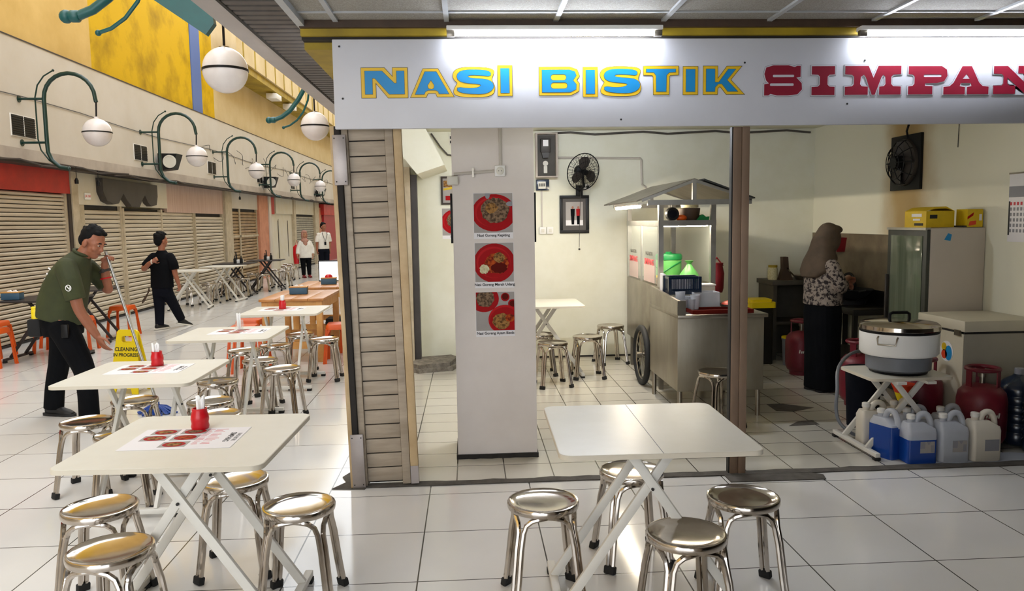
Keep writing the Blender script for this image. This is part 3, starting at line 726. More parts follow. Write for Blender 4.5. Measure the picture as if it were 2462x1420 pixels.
# ================================================================== WALL FITTINGS OF THE OPEN HALL
def hook_lamp(y, label):
    t = thing('hook_lamp', label, 'lamp', (-6.0,y,2.76), 0, 'green hook lamps on the left wall')
    P = [(.58,-.35),(.48,-.33),(.38,-.24),(.335,-.13),(.33,0),(.33,.3),(.33,.58)]
    P += [(.665-.335*math.cos(a), .58+.335*math.sin(a)) for a in [PI*i/12 for i in range(1,12)]]+[(1.0,.58),(1.01,.53)]
    MB().tube([(x,0,z) for x,z in P], .027, 10).ball((.59,0,-.352),.03,10).build('main_pipe', 'green_paint', t)
    Q = [(.47,-.34),(.34,-.24),(.24,-.1),(.21,.05),(.21,.6),(.25,.76),(.34,.88),(.46,.95)]
    MB().tube([(x,.01,z) for x,z in Q], .010, 6).ball((.47,.01,.955),.018,8).build('thin_rod', 'green_paint', t)
    for z in (.0,.58): MB().tube([(0,0,z),(.33,0,z)], .016, 8).lathe([(.045,0),(.045,.012)], (0,0,z), 12, axis='x').build('wall_bracket', 'green_paint', t)
    MB().tube([(1.01,0,.53),(1.0,0,.33)], .012, 8).build('drop_rod', 'black', t)
    g = MB().lathe([(.185*math.cos(a), .185*math.sin(a)+.13) for a in [PI/2*i/8 for i in range(8,-1,-1)]][1:], (1.0,0,0), 24); g.lathe([(.03,.305),(.03,.335)], (1,0,0), 12)
    g.build('upper_shade', 'globe', t)
    MB().lathe([(.190,.119),(.190,.135)], (1,0,0), 24).build('band', 'black', t)
    MB().lathe([(.185*math.cos(a), -.185*math.sin(a)+.124) for a in [PI/2*i/8 for i in range(0,8)]], (1.0,0,0), 24).build('lower_shade', 'globe', t)
    return t
H = hook_lamp(10.9, 'green hook lamp with white globe nearest on the left wall, by the big black vent')
for y, l in ((14.75,'second nearest green hook lamp, in front of a speaker on the left wall'),(18.8,'third green hook lamp along the left wall'),(22.75,'fourth green hook lamp along left wall'),(26.7,'fifth green hook lamp along left wall'),(30.7,'farthest green hook lamp in view, beside the shutter leaf')):
    dup(H, (-6.0,y,2.76), 0, l, 'green hook lamps on the left wall')
def vent(y, label, w=.55, h=.27, z=2.98):
    t = thing('vent', label, 'vent', (-6.0,y,z), 0, 'black vents on the left wall')
    MB().box(0,.012,-w/2-.014,w/2+.014,-h/2-.012,h/2+.012).build('frame', 'white_plastic', t); b = MB().box(.012,.014,-w/2,w/2,-h/2,h/2)
    for i in range(9): b.box(.014,.02,-w/2,w/2,-h/2+.03*i,-h/2+.03*i+.012)
    b.build('grille', 'black', t); MB().box(.014,.021,-.004,.004,-h/2,h/2).build('mullion', 'white_plastic', t); return t
V = vent(10.95,'large black louvred vent behind the nearest hook lamp')
for y, l in ((14.7,'black vent left of the nearest wall speaker'),(18.65,'black vent beside the third hook lamp'),(22.8,'black vent beside the fourth hook lamp'),(27.0,'black vent beside the fifth hook lamp')): dup(V,(-6.0,y,2.96),0,l,'black vents on the left wall')
def speaker(y, label):
    t = thing('speaker_box', label, 'speaker', (-5.98,y,2.85), 0, 'black speakers on the left wall')
    MB().prism([(.04,-.17),(.30,-.14),(.40,.15),(.04,.16)],-.16,.16,'xz').build('cabinet', 'black', t)
    b = MB().lathe([(.125,0),(.125,.012),(.098,.014),(.095,.008)], (0,0,0), 24); o = b.build('ring', 'off_white', t); o.location = (.262,-.165,.0); o.rotation_euler = (PI/2,0,0)
    c = MB().lathe([(.098,.006),(.03,.001)], (0,0,0), 24).build('cone', 'fascia_low', t); c.location = o.location; c.rotation_euler = o.rotation_euler
    MB().box(0,.05,-.04,.04,-.05,.05).build('bracket', 'black', t); return t
Q = speaker(15.5,'nearest black speaker on the left wall, above the dark sign board')
for y, l in ((23.2,'second black speaker along the left wall'),(30.9,'third black speaker along left wall, farthest')): dup(Q,(-5.98,y,2.85),0,l,'black speakers on the left wall')
t = thing('sign_board', 'blank dark brown sign board with wavy pointed lower edge over the shutters', 'sign', (-6.25,13.45,2.0))
zz = [(0,.44),(0,.2),(.12,.05),(.35,.0),(.58,.02),(.78,.2),(.9,.1),(1.1,-.03),(1.45,-.03),(1.62,.14),(1.72,.2),(1.85,.06),(2.0,.0),(2.25,.03),(2.32,.2),(2.32,.42)]
MB().prism(zz,.0,.10,'yz').build('face', 'charcoal', t); MB().prism([(y*.98+.02,z*.96+.01) for y,z in zz],.10,.105,'yz').build('front_panel', 'charcoal', t)
t = thing('number_plate', 'small white unit number plate with red letters left of the wavy sign', 'plate', (-6.245,13.12,2.12)); MB().box(0,.006,-.1,.1,-.055,.055).build('plate', 'white', t)
text('lettering', 'LA 10H', .06, 'ink_red', (.0065,0,0), (PI/2,0,PI/2), t, .001)
tag(MB().tube([(-5.99,-1+i*1.5,3.36-.03*math.sin(i*1.3)) for i in range(28)],.006,5).build('fascia_cable', 'wire'), 'thin cable strung along the white band of the left wall', 'cable')
b = MB()
for i in range(6):
    y0 = 18+i*2.6; b.tube(spline([(-5.96+.06*math.sin(j*1.7),y0+j*.26,3.30+.16*math.sin(j*1.15+i)+.1*(j in (0,10))) for j in range(11)],[1]*11)[0],.007,5)
tag(b.build('light_string', 'wire'), 'loops of loose wire hanging along the far part of the white band', 'wire')
b = MB(); random.seed(4)
for i in range(12): b.tube([(-5.95+random.uniform(0,.05),9+i*2.2+j*.55,2.5+random.uniform(-.04,.04)) for j in range(6)],.012,5)
tag(b.build('cable_bundle', 'dark_brown'), 'dark cables running under the lower edge of the white band', 'cable')
for k, (y, l) in enumerate(((12.3,'hanging bulb socket in front of the red band'),(13.0,'hanging bulb socket left of the wavy sign'),(20.8,'hanging bulb socket above the brown shutter'))):
    t = thing('bulb_socket', l, 'lamp', (-6.0,y,2.33), 0, 'hanging bulb sockets'); MB().lathe([(.028,-.05),(.03,.0),(.012,.04)],n=10).build('socket', 'black', t); MB().tube([(0,0,.04),(0,0,.2)],.005,5).build('cord', 'black', t)
for k, y in enumerate((23.3,25.3)):
    t = thing('floodlight', ('nearer','farther')[k]+' white floodlight under the yellow balcony edge', 'lamp', (-5.6,y,5.44), 0, 'white floodlights'); MB().box(-.15,.15,-.3,.3,-.2,-.05,bev=.01).build('housing', 'white_plastic', t); MB().box(-.02,.02,-.05,.05,-.05,0).build('bracket', 'white_plastic', t)
# teal pipework and globe pendants on the near side beam
def globe(y, label, top):
    t = thing('globe_pendant', label, 'lamp', (-2.09,y,2.95), 0, 'large white globe pendants')
    MB().lathe([(.19*math.cos(a), .19*math.sin(a)+.006) for a in [PI/2*i/9 for i in range(0,9)]], n=28).build('upper_shade', 'globe', t)
    MB().lathe([(.195,-.010),(.195,.010)], n=28).build('band', 'black', t)
    MB().lathe([(.19*math.cos(a), -.19*math.sin(a)-.006) for a in [PI/2*i/9 for i in range(0,9)]], n=28).build('lower_shade', 'globe', t)
    MB().lathe([(.05,.185),(.045,.2),(.02,.205)], n=16).build('cap', 'steel', t)
    MB().tube([(0,0,.2),(0,0,top)],.011,8).tube([(0,0,top),(.66,0,top)],.02,8).build('hanger', 'black', t)
globe(7.0,'large white globe lamp hanging at top left, beneath the teal bracket',.75); globe(10.95,'white globe lamp hanging just left of the shop sign, farther one',.75)
def teal(y, label, plate):
    t = thing('pipe_bracket', label, 'bracket', (-1.575,y,2.9), 0, 'teal pipe brackets on the beam')
    P = [(-1.15,.145),(-1.07,.15),(-.97,.19),(-.86,.27),(-.74,.42),(-.62,.62),(-.55,.85),(-.52,1.1)]
    MB().tube([(x,0,z) for x,z in P],.032,10).lathe([(.034,-.03),(.042,-.01),(.042,.03),(.034,.04)],(-1.10,0,.147),12,axis='x').ball((-1.15,0,.145),.046,12).build('main_pipe', 'teal_paint', t)
    P = [(-.97,.05),(-.88,.08),(-.78,.15),(-.69,.26),(-.62,.42),(-.58,.7)]
    MB().tube([(x,.06,z) for x,z in P],.014,8).ball((-.97,.06,.05),.022,10).build('thin_pipe', 'teal_paint', t)
    MB().prism([(-.62,.30),(-.556,.255),(-.21,.015),(-.15,.09),(-.17,.255),(-.15,.6),(0,.7),(0,1.1),(-.58,1.1)],-.03,.03,'xz').build('plate', 'teal_paint', t) if plate else MB().tube([(-.52,0,1.1),(0,0,1.1)],.03,10).tube([(-.58,.06,.7),(0,.06,.75)],.014,8).build('cross_bar', 'teal_paint', t)
    for z in (.55,1.0): MB().box(-.02,0,-.08,.08,z-.08,z+.08).build('mount', 'teal_paint', t)
teal(5.6,'teal bracket plate with two ball ended pipes at top left, nearer one',1); teal(11.0,'teal ball ended pipes just left of the shop sign, farther bracket',0)
# ================================================================== INSIDE THE SHOP
def clip(poly, x0,x1,y0,y1):
    for ax, v, s in ((0,x0,1),(0,x1,-1),(1,y0,1),(1,y1,-1)):
        out = []
        for i in range(len(poly)):
            a, c = poly[i-1], poly[i]; ia = (a[ax]-v)*s >= 0; ic = (c[ax]-v)*s >= 0
            if ia != ic:
                t = (v-a[ax])/(c[ax]-a[ax]); out.append((a[0]+(c[0]-a[0])*t, a[1]+(c[1]-a[1])*t))
            if ic: out.append(c)
        poly = out
    return poly
def ell(cx, cy, rx, ry, n=28, j=0):
    return [(cx+rx*math.cos(2*PI*i/n)*(1+random.uniform(-j,j)), cy+ry*math.sin(2*PI*i/n)*(1+random.uniform(-j,j))) for i in range(n)]
def poster(x, y, z, label, cap, shapes, bg='photo_grey', w=.26):
    t = thing('food_poster', label, 'poster', (x,y,z), 0, 'food posters')
    MB().box(0,w,-.0015,0,-.04,w).build('sheet', 'paper', t)
    q = MB().box(.002,w-.002,-.002,-.0015,0,w-.002,0); ms = [bg]; e = .002
    for m, cx, cy, rx, ry, j in shapes:
        if m not in ms: ms.append(m)
        pl = clip(ell(cx*w,cy*w,rx*w,ry*w,30,j),.003,w-.003,.001,w-.003)
        if len(pl) > 2: q.prism(pl,-e-.0007,-e,'xz',ms.index(m)); e += .0007
    q.build('food_photo', ms, t)
    text('caption', cap, .0245, 'ink', (w/2,-.002,-.018), FRONT, t, .0006, .0003)
    return t
random.seed(21)
P1 = [('plate_red',.52,.5,.56,.47,0),('plate_gloss',.5,.52,.47,.38,0),('plate_red',.52,.5,.44,.36,0),('food_brown',.54,.56,.36,.31,.08),('food_mix',.45,.62,.16,.13,.15),('ink_grey',.93,.72,.1,.06,0),('ink_grey',.36,.95,.06,.1,0)]
P2 = [('plate_red',.5,.48,.53,.5,0),('plate_gloss',.48,.5,.44,.4,0),('plate_red',.5,.48,.41,.37,0),('food_red',.56,.47,.30,.27,.08),('sauce',.62,.36,.2,.14,.12),('food_mix',.62,.62,.15,.13,.1),('food_white',.24,.33,.12,.12,.15)]
P3 = [('plate_red',.22,.82,.38,.34,0),('food_brown',.25,.84,.22,.24,.1),('plate_red',.76,.86,.11,.11,0),('sauce',.76,.87,.08,.08,0),('plate_red',.95,.69,.12,.11,0),('sauce',.95,.69,.08,.08,0),('plate_gloss',.74,.28,.42,.38,0),('plate_red',.74,.26,.38,.34,0),('food_mix',.66,.24,.22,.22,.1),('food_red',.88,.32,.12,.1,.1)]
poster(.034,5.099,1.528,'top food poster on the square pillar, pale noodles on red plate','Nasi Goreng Kepiting',P1)
poster(.036,5.099,1.202,'middle food poster on the square pillar, red dish with white topping','Nasi Goreng Merah Udang',P2)
poster(.036,5.099,.876,'bottom food poster on the square pillar, two plates and two sauces','Nasi Goreng Ayam Bistik',P3)
poster(-.30,8.878,1.45,'food poster on the back wall left of the pillar, below the framed poster','Nasi Goreng',P1,'photo_grey',.31)
def frame(name, label, x0,x1,y,z0,z1,m,bw,pic):
    t = thing(name, label, 'picture', (x0,y,z0)); w, h = x1-x0, z1-z0
    MB().box(0,w,-.025,-.001,0,bw,bev=.003).box(0,w,-.025,-.001,h-bw,h,bev=.003).box(0,bw,-.025,-.001,bw,h-bw,bev=.003).box(w-bw,w,-.025,-.001,bw,h-bw,bev=.003).build('frame', m, t)
    pic(t, w, h); return t
def family(t, w, h):
    MB().box(.02,w-.02,-.012,-.004,.02,h-.02).build('mount', 'charcoal', t)
    q = MB().box(.07,w-.07,-.014,-.012,.09,h-.075,0)
    for cx, m, k in ((.15,2,1),(.215,3,1)):
        q.prism(ell(cx,.295,.012,.016,14),-.0155,-.014,'xz',4); q.prism([(cx-.025,.28),(cx+.025,.28),(cx+.022,.20),(cx-.022,.20)],-.0155,-.014,'xz',m)
        q.prism([(cx-.02,.20),(cx+.02,.20),(cx+.016,.10),(cx-.014,.10)],-.0155,-.014,'xz',2)
    q.box(.07,w-.07,-.0145,-.014,.09,.15,1); q.build('photograph', ['photo_grey','paper','black_cloth','plate_red','skin'], t)
frame('framed_photo','black framed photo of two standing people below the wall fan',1.052,1.391,8.88,1.452,1.886,'black',.035,family)
def ad(t, w, h):
    q = MB().box(.02,w-.02,-.012,-.004,.02,h-.02,0); q.box(.03,w-.03,-.0125,-.012,h*.62,h*.85,1); q.prism([(.03,h*.5),(w-.03,h*.62),(w-.03,h*.7),(.03,h*.58)],-.013,-.0125,'xz',2); q.box(.05,.13,-.013,-.0125,.05,.1,3)
    q.build('print', ['photo_grey','food_mix','box_yellow','plate_red'], t)
frame('framed_poster','dark framed poster with yellow band on the back wall left of the pillar',-.305,-.02,8.88,1.80,2.12,'dark_brown',.022,ad)
for x, l in ((.438,'thin black picture frame seen edge on at right side of the pillar'),(-.118,'thin black picture frame seen edge on at left side of the pillar')):
    t = thing('picture_frame', l, 'picture', (x,5.15,1.46), 0, 'frames on the pillar sides'); MB().box(0,.014,0,.3,0,.33,bev=.003).build('frame', 'black', t)
# pillar fittings
t = thing('wall_socket', 'white round power socket high on the front of the pillar', 'socket', (.213,5.1,1.929)); MB().box(-.036,.036,-.03,0,-.036,.036,bev=.008).build('box', 'white_plastic', t)
MB().lathe([(.022,-.034),(.026,-.031),(.026,-.03)],n=20,axis='y').build('face', 'off_white', t); b = MB()
for u in (-.009,.009): MB().lathe([(.003,-.0345),(.003,-.034)],(u,0,0),8,axis='y').build('hole', 'ink', t)
tag(MB().tube([(.217,5.09,1.965),(.217,5.09,2.72)],.010,8).build('cable_duct','conduit'),'vertical grey cable duct above the pillar socket','cable')
tag(MB().tube([(.177,5.09,1.929),(-.09,5.09,1.912)],.010,8).build('cable_duct','conduit'),'horizontal grey cable duct left of the pillar socket','cable')
t = thing('cable_clip','chrome screwed clip on the horizontal duct of the pillar','clip',(.036,5.088,1.92)); MB().lathe([(.009,-.014),(.009,0)],(0,0,.022),10,axis='y').lathe([(.009,-.014),(.009,0)],(0,0,-.022),10,axis='y').box(-.006,.006,-.013,-.002,-.022,.022).build('clip','steel',t)
tag(MB().box(-.135,-.06,5.06,5.1,1.84,1.90,bev=.012).build('taped_joint','off_white'),'white taped cable joint at the left edge of the pillar','cable')
# meter, breaker, switches, conduits on the back wall
t = thing('meter_box','open grey electric meter box on the back wall beside the pillar','meter',(.775,8.88,2.09))
MB().box(0,.25,-.012,0,0,.50).box(0,.02,-.11,-.012,0,.5).box(.23,.25,-.11,-.012,0,.5).box(.02,.23,-.11,-.012,0,.015).box(.02,.23,-.11,-.012,.485,.5).build('cabinet','fascia_low',t)
MB().box(.02,.23,-.02,-.012,.02,.48).build('back_plate','counter_dark',t)
m_ = MB().box(.06,.17,-.09,-.02,.28,.44,bev=.01).build('meter','charcoal',t); MB().box(.085,.145,-.094,-.09,.35,.42).build('dial','paper',m_); MB().prism([(.07,.28),(.16,.28),(.145,.22),(.085,.22)],-.08,-.02,'xz').build('terminal_cover','charcoal',m_)
MB().lathe([(.03,-.05),(.03,-.02)],(.115,0,.16),16,axis='y').box(.095,.135,-.05,-.02,.05,.13).build('fuse','off_white',t)
t = thing('breaker_box','small dark blue breaker box under the electric meter','box',(.78,8.88,1.945)); MB().box(0,.15,-.05,0,0,.125,bev=.004).build('case','water_blue',t)
b = MB().box(.025,.11,-.056,-.05,.02,.10); b.build('switch_plate','off_white',t)
for i in range(3): MB().box(.034+.025*i,.048+.025*i,-.062,-.056,.045,.08).build('switch','charcoal',t)
tag(MB().box(.84,.855,8.868,8.88,1.53,1.945).build('cable_duct','conduit'),'thin vertical cable duct from breaker box down to the light switches','cable')
for x, l in ((.815,'left white light switch on the back wall'),(.90,'right white light switch on the back wall')):
    t = thing('light_switch', l, 'switch', (x,8.88,1.448), 0, 'light switches'); MB().box(0,.075,-.03,0,0,.082,bev=.005).build('plate','white_plastic',t); MB().box(.02,.055,-.035,-.03,.02,.06,bev=.002).build('rocker','off_white',t)
tag(MB().tube([(1.03,8.865,2.315),(1.99,8.865,2.30),(2.0,8.865,2.28),(2.01,8.865,2.0),(2.02,8.7,1.96)],.013,8).build('conduit','conduit'),'pale conduit running along the back wall above the food cart','cable')
tag(MB().tube([(.9+.28*i,8.85,2.585+.015*math.sin(i*2.1)) for i in range(12)],.012,6).build('cable_bundle','wire'),'dark cables along the top of the back wall','cable')
tag(MB().tube([(-.40,8.85,2.6),(-.30,8.85,2.45),(-.22,8.85,2.36),(-.12,8.85,2.345)],.01,6).build('cable_bundle','wire'),'cables at the top of the back wall left of the pillar','cable')
t = thing('wall_grille','small black slotted grille high on the back wall left of the pillar','vent',(-.20,8.878,2.47)); MB().box(0,.09,-.004,0,0,.12).build('frame','off_white',t)
for i in range(2): MB().box(.01,.09,-.007,-.004,.02+.05*i,.05+.05*i).build('slot','ink',t)
# wall fan
t = thing('wall_fan','black oscillating wall fan above the framed photo','fan',(1.28,8.88,2.14))
MB().box(-.04,.04,-.03,0,-.26,-.14,bev=.01).tube([(0,-.03,-.2),(.03,-.16,-.16),(.01,-.2,-.02)],.016,8).build('bracket','black',t)
hd = bpy.data.objects.new('fan_head', None); COL.objects.link(hd); hd.parent = t; hd.location = (0,-.26,.0); hd.rotation_euler = (R_(14),R_(18),R_(28)); hd.empty_display_size = .05
MB().lathe([(.03,.10),(.06,.08),(.065,.02),(.04,0)],n=16,axis='y').build('motor','black',hd)
for z in (0,): 
    b = MB()
    for r, y in ((.205,-.02),(.165,-.055),(.12,-.07),(.07,-.075)): b.tube([(r*math.cos(2*PI*i/32),y,r*math.sin(2*PI*i/32)) for i in range(32)],.006 if r > .2 else .0022,6,close=True)
    for i in range(28):
        a = 2*PI*i/28; b.tube([(.205*math.cos(a),-.02,.205*math.sin(a)),(.16*math.cos(a),-.058,.16*math.sin(a)),(.03*math.cos(a),-.078,.03*math.sin(a))],.0018,4); b.tube([(.205*math.cos(a),-.02,.205*math.sin(a)),(.15*math.cos(a),.03,.15*math.sin(a)),(.05*math.cos(a),.04,.05*math.sin(a))],.0018,4)
    b.build('cage','black',hd)
MB().lathe([(.001,-.085),(.03,-.08),(.03,-.075)],n=16,axis='y').build('badge','black',hd)
for i in range(3):
    b = MB(); a = 2*PI*i/3; P = [(.03,-.012),(.06,-.055),(.12,-.08),(.165,-.05),(.17,.01),(.13,.05),(.07,.045),(.03,.015)]
    Mx = Matrix.Rotation(a,4,'Y'); v0 = [Mx @ Vector((x,-.03+.25*z,z)) for x, z in P]; v1 = [v+Vector((0,-.004,0)) for v in v0]
    n = len(P); b.add(v0+v1,[tuple(range(n)),tuple(range(2*n-1,n-1,-1))]+[(i_,(i_+1)%n,(i_+1)%n+n,i_+n) for i_ in range(n)]); b.build('blade','charcoal',hd)
MB().tube([(.0,-.2,-.06),(-.01,-.1,-.5),(-.015,-.09,-.85)],.003,5).ball((-.015,-.09,-.87),.012,8).build('pull_cord','ink',t)
t = thing('wall_socket','small white power socket behind the wall fan','socket',(1.375,8.88,1.98)); MB().box(-.035,.035,-.02,0,-.035,.035,bev=.006).build('box','white_plastic',t); MB().lathe([(.016,-.05),(.018,-.02)],n=12,axis='y').build('plug','black',t)

# ------------------------------------------------ food cart
ct = thing('food_cart','stainless food cart with pitched tin roof and glass sides near the back wall','cart',(1.73,6.95,.0))
W_, L_ = .53, 1.42
MB().box(0,W_,0,L_,.34,.98,bev=.006).build('body','steel',ct)
for x in (0,W_-.045):
    for y in (0,L_-.045): MB().box(x,x+.045,y,y+.045,.98,1.76).build('corner_post','alu',ct)
b = MB()
b.box(-.002,W_+.002,-.002,.03,1.535,1.585).box(-.002,W_+.002,L_-.03,L_+.002,1.535,1.585).box(-.002,.03,.03,L_-.03,1.535,1.585).box(W_-.03,W_+.002,.03,L_-.03,1.535,1.585); b.build('shelf_rail','alu',ct)
MB().box(.03,W_-.03,.03,L_-.03,1.57,1.582).build('shelf','dark_grime',ct)
gl = MB().box(-.0,.004,.06,L_-.06,1.0,1.535); go = gl.build('side_glass','glass',ct); MB().box(-.004,.010,L_/2-.015,L_/2+.015,.98,1.535).build('mullion','alu',ct)
MB().box(W_-.004,W_,.06,L_-.06,1.0,1.535).build('side_glass','glass',ct)
for y in (.36,1.06):
    MB().box(-.0045,-.003,y-.22,y+.22,1.0,1.17).build('frosted_film','glass_pink',ct)
    text('lettering','NASI BISTIK',.05,'charcoal',(-.005,y,1.27),(PI/2,0,-PI/2),ct,.0,.0004,1.1); text('lettering','SIMPANG',.078,'ink_red',(-.005,y,1.19),(PI/2,0,-PI/2),ct,.003,.0004,1.15)
# roof
ex0, ex1, zr, ze = -.24, .80, 1.955, 1.765
rx = .28
b = MB()
for s, xe in ((0,ex0),(1,ex1)):
    b.prism([(rx,zr),(xe,ze),(xe,ze-.012),(rx,zr-.014)],-.16,L_+.06,'xz')
b.build('roof_sheet','steel',ct)
g = MB()
for y in (-.15,L_+.03): g.bar((ex0+.1,y,ze-.02),(ex1,y,ze-.02),.03,.045,side=(0,0,1)); g.bar((rx,y,ze-.02),(rx,y,zr-.01),.035,.035); g.bar((ex0+.05,y,ze),(rx,y,zr-.02),.025,.03,side=(0,1,0)); g.bar((ex1,y,ze),(rx,y,zr-.02),.025,.03,side=(0,1,0))
for x in (.02,W_-.02): g.bar((x,-.15,ze-.02),(x,L_+.03,ze-.02),.03,.03)
g.build('roof_frame','alu',ct)
MB().prism([(rx+.08,zr-.005),(ex1+.02,ze+.015),(ex1+.02,ze+.004),(rx+.08,zr-.02)],-.19,L_*.6,'xz').build('roof_tarp','tarp',ct)
lt = MB().lathe([(.013,0),(.013,1.1)],(-.17,.02,ze-.05),10,axis='y').build('tube_lamp','lamp_warm',ct); MB().box(-.19,-.15,.0,1.14,ze-.036,ze-.02).build('lamp_batten','white_plastic',ct)
lt = MB().box(.06,.47,.05,.07,1.528,1.534).build('shelf_lamp','lamp_warm',ct)
def wheel(x):
    w_ = MB(); rr = .262
    w_.tube([(x,.36+rr*math.cos(2*PI*i/36),.29+rr*math.sin(2*PI*i/36)) for i in range(36)],.030,10,close=True)
    o = w_.build('wheel','tire',ct); s_ = MB()
    for i in range(12):
        a = 2*PI*i/12; s_.tube([(x,.36,.29),(x,.36+.235*math.cos(a),.29+.235*math.sin(a))],.004,5)
    s_.tube([(x,.36+.235*math.cos(2*PI*i/30),.29+.235*math.sin(2*PI*i/30)) for i in range(30)],.009,6,close=True); s_.lathe([(.03,-.05),(.03,.05)],(x,.36,.29),12,axis='x'); s_.build('spokes','steel',o)
wheel(-.075); wheel(W_+.075)
for y in (.1,L_-.06): MB().box(.03,.07,y-.02,y+.02,0,.34).build('leg','steel_dull',ct)
# counter in front of the cart
cc = thing('steel_counter','low stainless steel counter cabinet in front of the food cart','counter',(1.64,5.97,0))
MB().box(0,.70,0,.93,.222,.81,bev=.004).build('cabinet','steel_dull',cc)
MB().box(-.004,.725,-.02,.95,.81,.84,bev=.003).build('worktop','steel',cc)
MB().prism([(-.01,.84),(.92,.84),(.92,1.0),(-.01,.955)],-.004,.018,'yz').box(-.004,.06,-.014,-.002,.84,.955).build('side_guard','steel',cc)
for x in (.03,.67):
    for y in (.04,.89): MB().lathe([(.02,0),(.02,.222)],(x,y,0),10).build('leg','steel',cc)
def on(name,label,cat,x,y,z,*parts,rz=0,group=None):
    t = thing(name,label,cat,(x,y,z),rz,group)
    for nm, mb, m in parts: mb.build(nm,m,t)
    return t
bk = MB(); W2, D2, H2 = .13, .09, .15
for s in (-1,1):
    bk.box(-W2,W2,s*D2-.003,s*D2+.003,.0,.03).box(-W2,W2,s*D2-.004,s*D2+.004,H2-.02,H2)
    bk.box(s*W2-.003,s*W2+.003,-D2,D2,.0,.03).box(s*W2-.004,s*W2+.004,-D2,D2,H2-.02,H2)
    for i in range(14): bk.box(-W2+.02*i-.003,-W2+.02*i+.003,s*D2-.002,s*D2+.002,.03,H2-.02)
    for i in range(10): bk.box(s*W2-.002,s*W2+.002,-D2+.02*i-.003,-D2+.02*i+.003,.03,H2-.02)
    for q in (-1,1): bk.box(s*W2-.012,s*W2+.012,q*D2-.012,q*D2+.012,0,H2)
bk.box(-W2,W2,-D2,D2,0,.006)
on('plastic_basket','dark blue slotted plastic basket on the steel counter','basket',1.82,6.5,.96,('body',bk,'water_blue'))
on('carton','open white carton behind the blue basket on the counter','box',1.83,6.68,.84,('base',MB().box(-.13,.13,-.06,.06,0,.12,bev=.003),'off_white'),('flap',MB().box(-.14,-.12,-.06,.06,.12,.28),'paper'),('sheet',MB().box(-.12,.13,-.055,-.05,.12,.27),'paper'))
on('riser_box','steel riser under the blue basket on the counter','box',1.82,6.48,.84,('body',MB().box(-.14,.14,-.1,.1,0,.12,bev=.004),'steel_dull'))
b1 = MB(); random.seed(8)
for i in range(9):
    x, y, h = random.uniform(-.07,.07), random.uniform(-.05,.05), random.uniform(.08,.16); b1.lathe([(.03,0),(.042,h),(.038,h),(.028,.006)],(x,y,0),10)
t = thing('cup_bundle','bundle of clear plastic cups in front of the blue basket','cups',(1.79,6.27,.84)); b1.build('cups','jug_clear',t); t['kind'] = 'stuff'
on('food_tub','clear rectangular plastic tub on the steel counter','tub',1.99,6.42,.84,('tub',MB().box(-.11,.11,-.09,.09,0,.005).box(-.11,.11,-.09,-.086,0,.14).box(-.11,.11,.086,.09,0,.14).box(-.11,-.106,-.09,.09,0,.14).box(.106,.11,-.09,.09,0,.14),'jug_clear'),('contents',MB().box(-.1,.1,-.08,.08,.006,.06,bev=.01),'food_brown'))
on('serving_tray','dark red serving tray on front edge of steel counter','tray',1.98,6.12,.84,('tray',MB().box(-.2,.28,-.1,.1,0,.012,bev=.004).box(-.21,.29,-.11,-.1,0,.03).box(-.21,.29,.1,.11,0,.03).box(-.21,-.2,-.1,.1,0,.03).box(.28,.29,-.1,.1,0,.03),'sauce'))
on('chili_heap','heap of orange red chillies in a low bowl on the counter','food',2.22,6.35,.84,('bowl',MB().lathe([(.09,0),(.12,.04),(.115,.04),(.085,.006)],n=20),'charcoal'),('chillies',MB().ball((0,0,.035),(.1,.1,.035),14),'orange_red'))
on('food_tub','white lidded tubs stacked behind the clear tub on the counter','tub',2.03,6.68,.84,('tub',MB().box(-.1,.12,-.07,.07,0,.10,bev=.01).box(-.1,.12,-.07,.07,.104,.17,bev=.01),'off_white'),('lid',MB().box(-.105,.125,-.075,.075,.17,.185,bev=.004),'white_plastic'))
on('drink_cooler','light green drink cooler with darker green lid inside the cart','cooler',1.98,7.55,.98,('body',MB().lathe([(.115,0),(.125,.02),(.125,.21),(.12,.22)],n=28),'green_light'),('lid',MB().lathe([(.13,.22),(.132,.255),(.12,.275),(.03,.28),(.03,.295),(.001,.297)],n=28),'green_lid'),('handle',MB().tube([(-.128,0,.15),(-.08,-.115,.1),(.02,-.135,.17),(.1,-.09,.2)],.006,6),'green_lid'),('tap',MB().box(-.02,.02,-.16,-.12,.03,.06,bev=.005),'yellow_plastic'))
on('snack_jar','small jar with yellow and orange lid beside the drink cooler','jar',1.83,7.30,.98,('jar',MB().lathe([(.035,0),(.035,.06)],n=14),'food_mix'),('lid',MB().lathe([(.037,.06),(.037,.08)],n=14),'yellow_plastic'))
on('plastic_bag','green plastic bag slumped inside the cart','bag',2.10,7.25,.98,('bag',MB().lathe([(.06,0),(.10,.03),(.09,.09),(.045,.15),(.02,.19),(.045,.22)],n=12),'green_light'))
on('water_jug','dark red plastic water jug at right of the food cart','jug',2.425,6.62,.84,('body',MB().lathe([(.06,0),(.068,.05),(.07,.2),(.055,.26),(.06,.30),(.05,.30)],n=20),'maroon_plastic'),('handle',MB().tube([(.06,0,.24),(.12,0,.22),(.12,0,.10),(.068,0,.07)],.01,8),'maroon_plastic')) if False else None
t = on('water_jug','dark red plastic water jug hung at right of the food cart','jug',2.335,7.15,.90,('body',MB().lathe([(.055,0),(.065,.04),(.07,.18),(.055,.25),(.062,.28),(.05,.28)],n=20),'maroon_plastic'),('handle',MB().tube([(-.05,0,.25),(-.0,0,.33),(.06,0,.25)],.009,8),'maroon_plastic'),('hook',MB().tube([(-.07,.0,.30),(0,0,.32)],.006,6),'steel'))
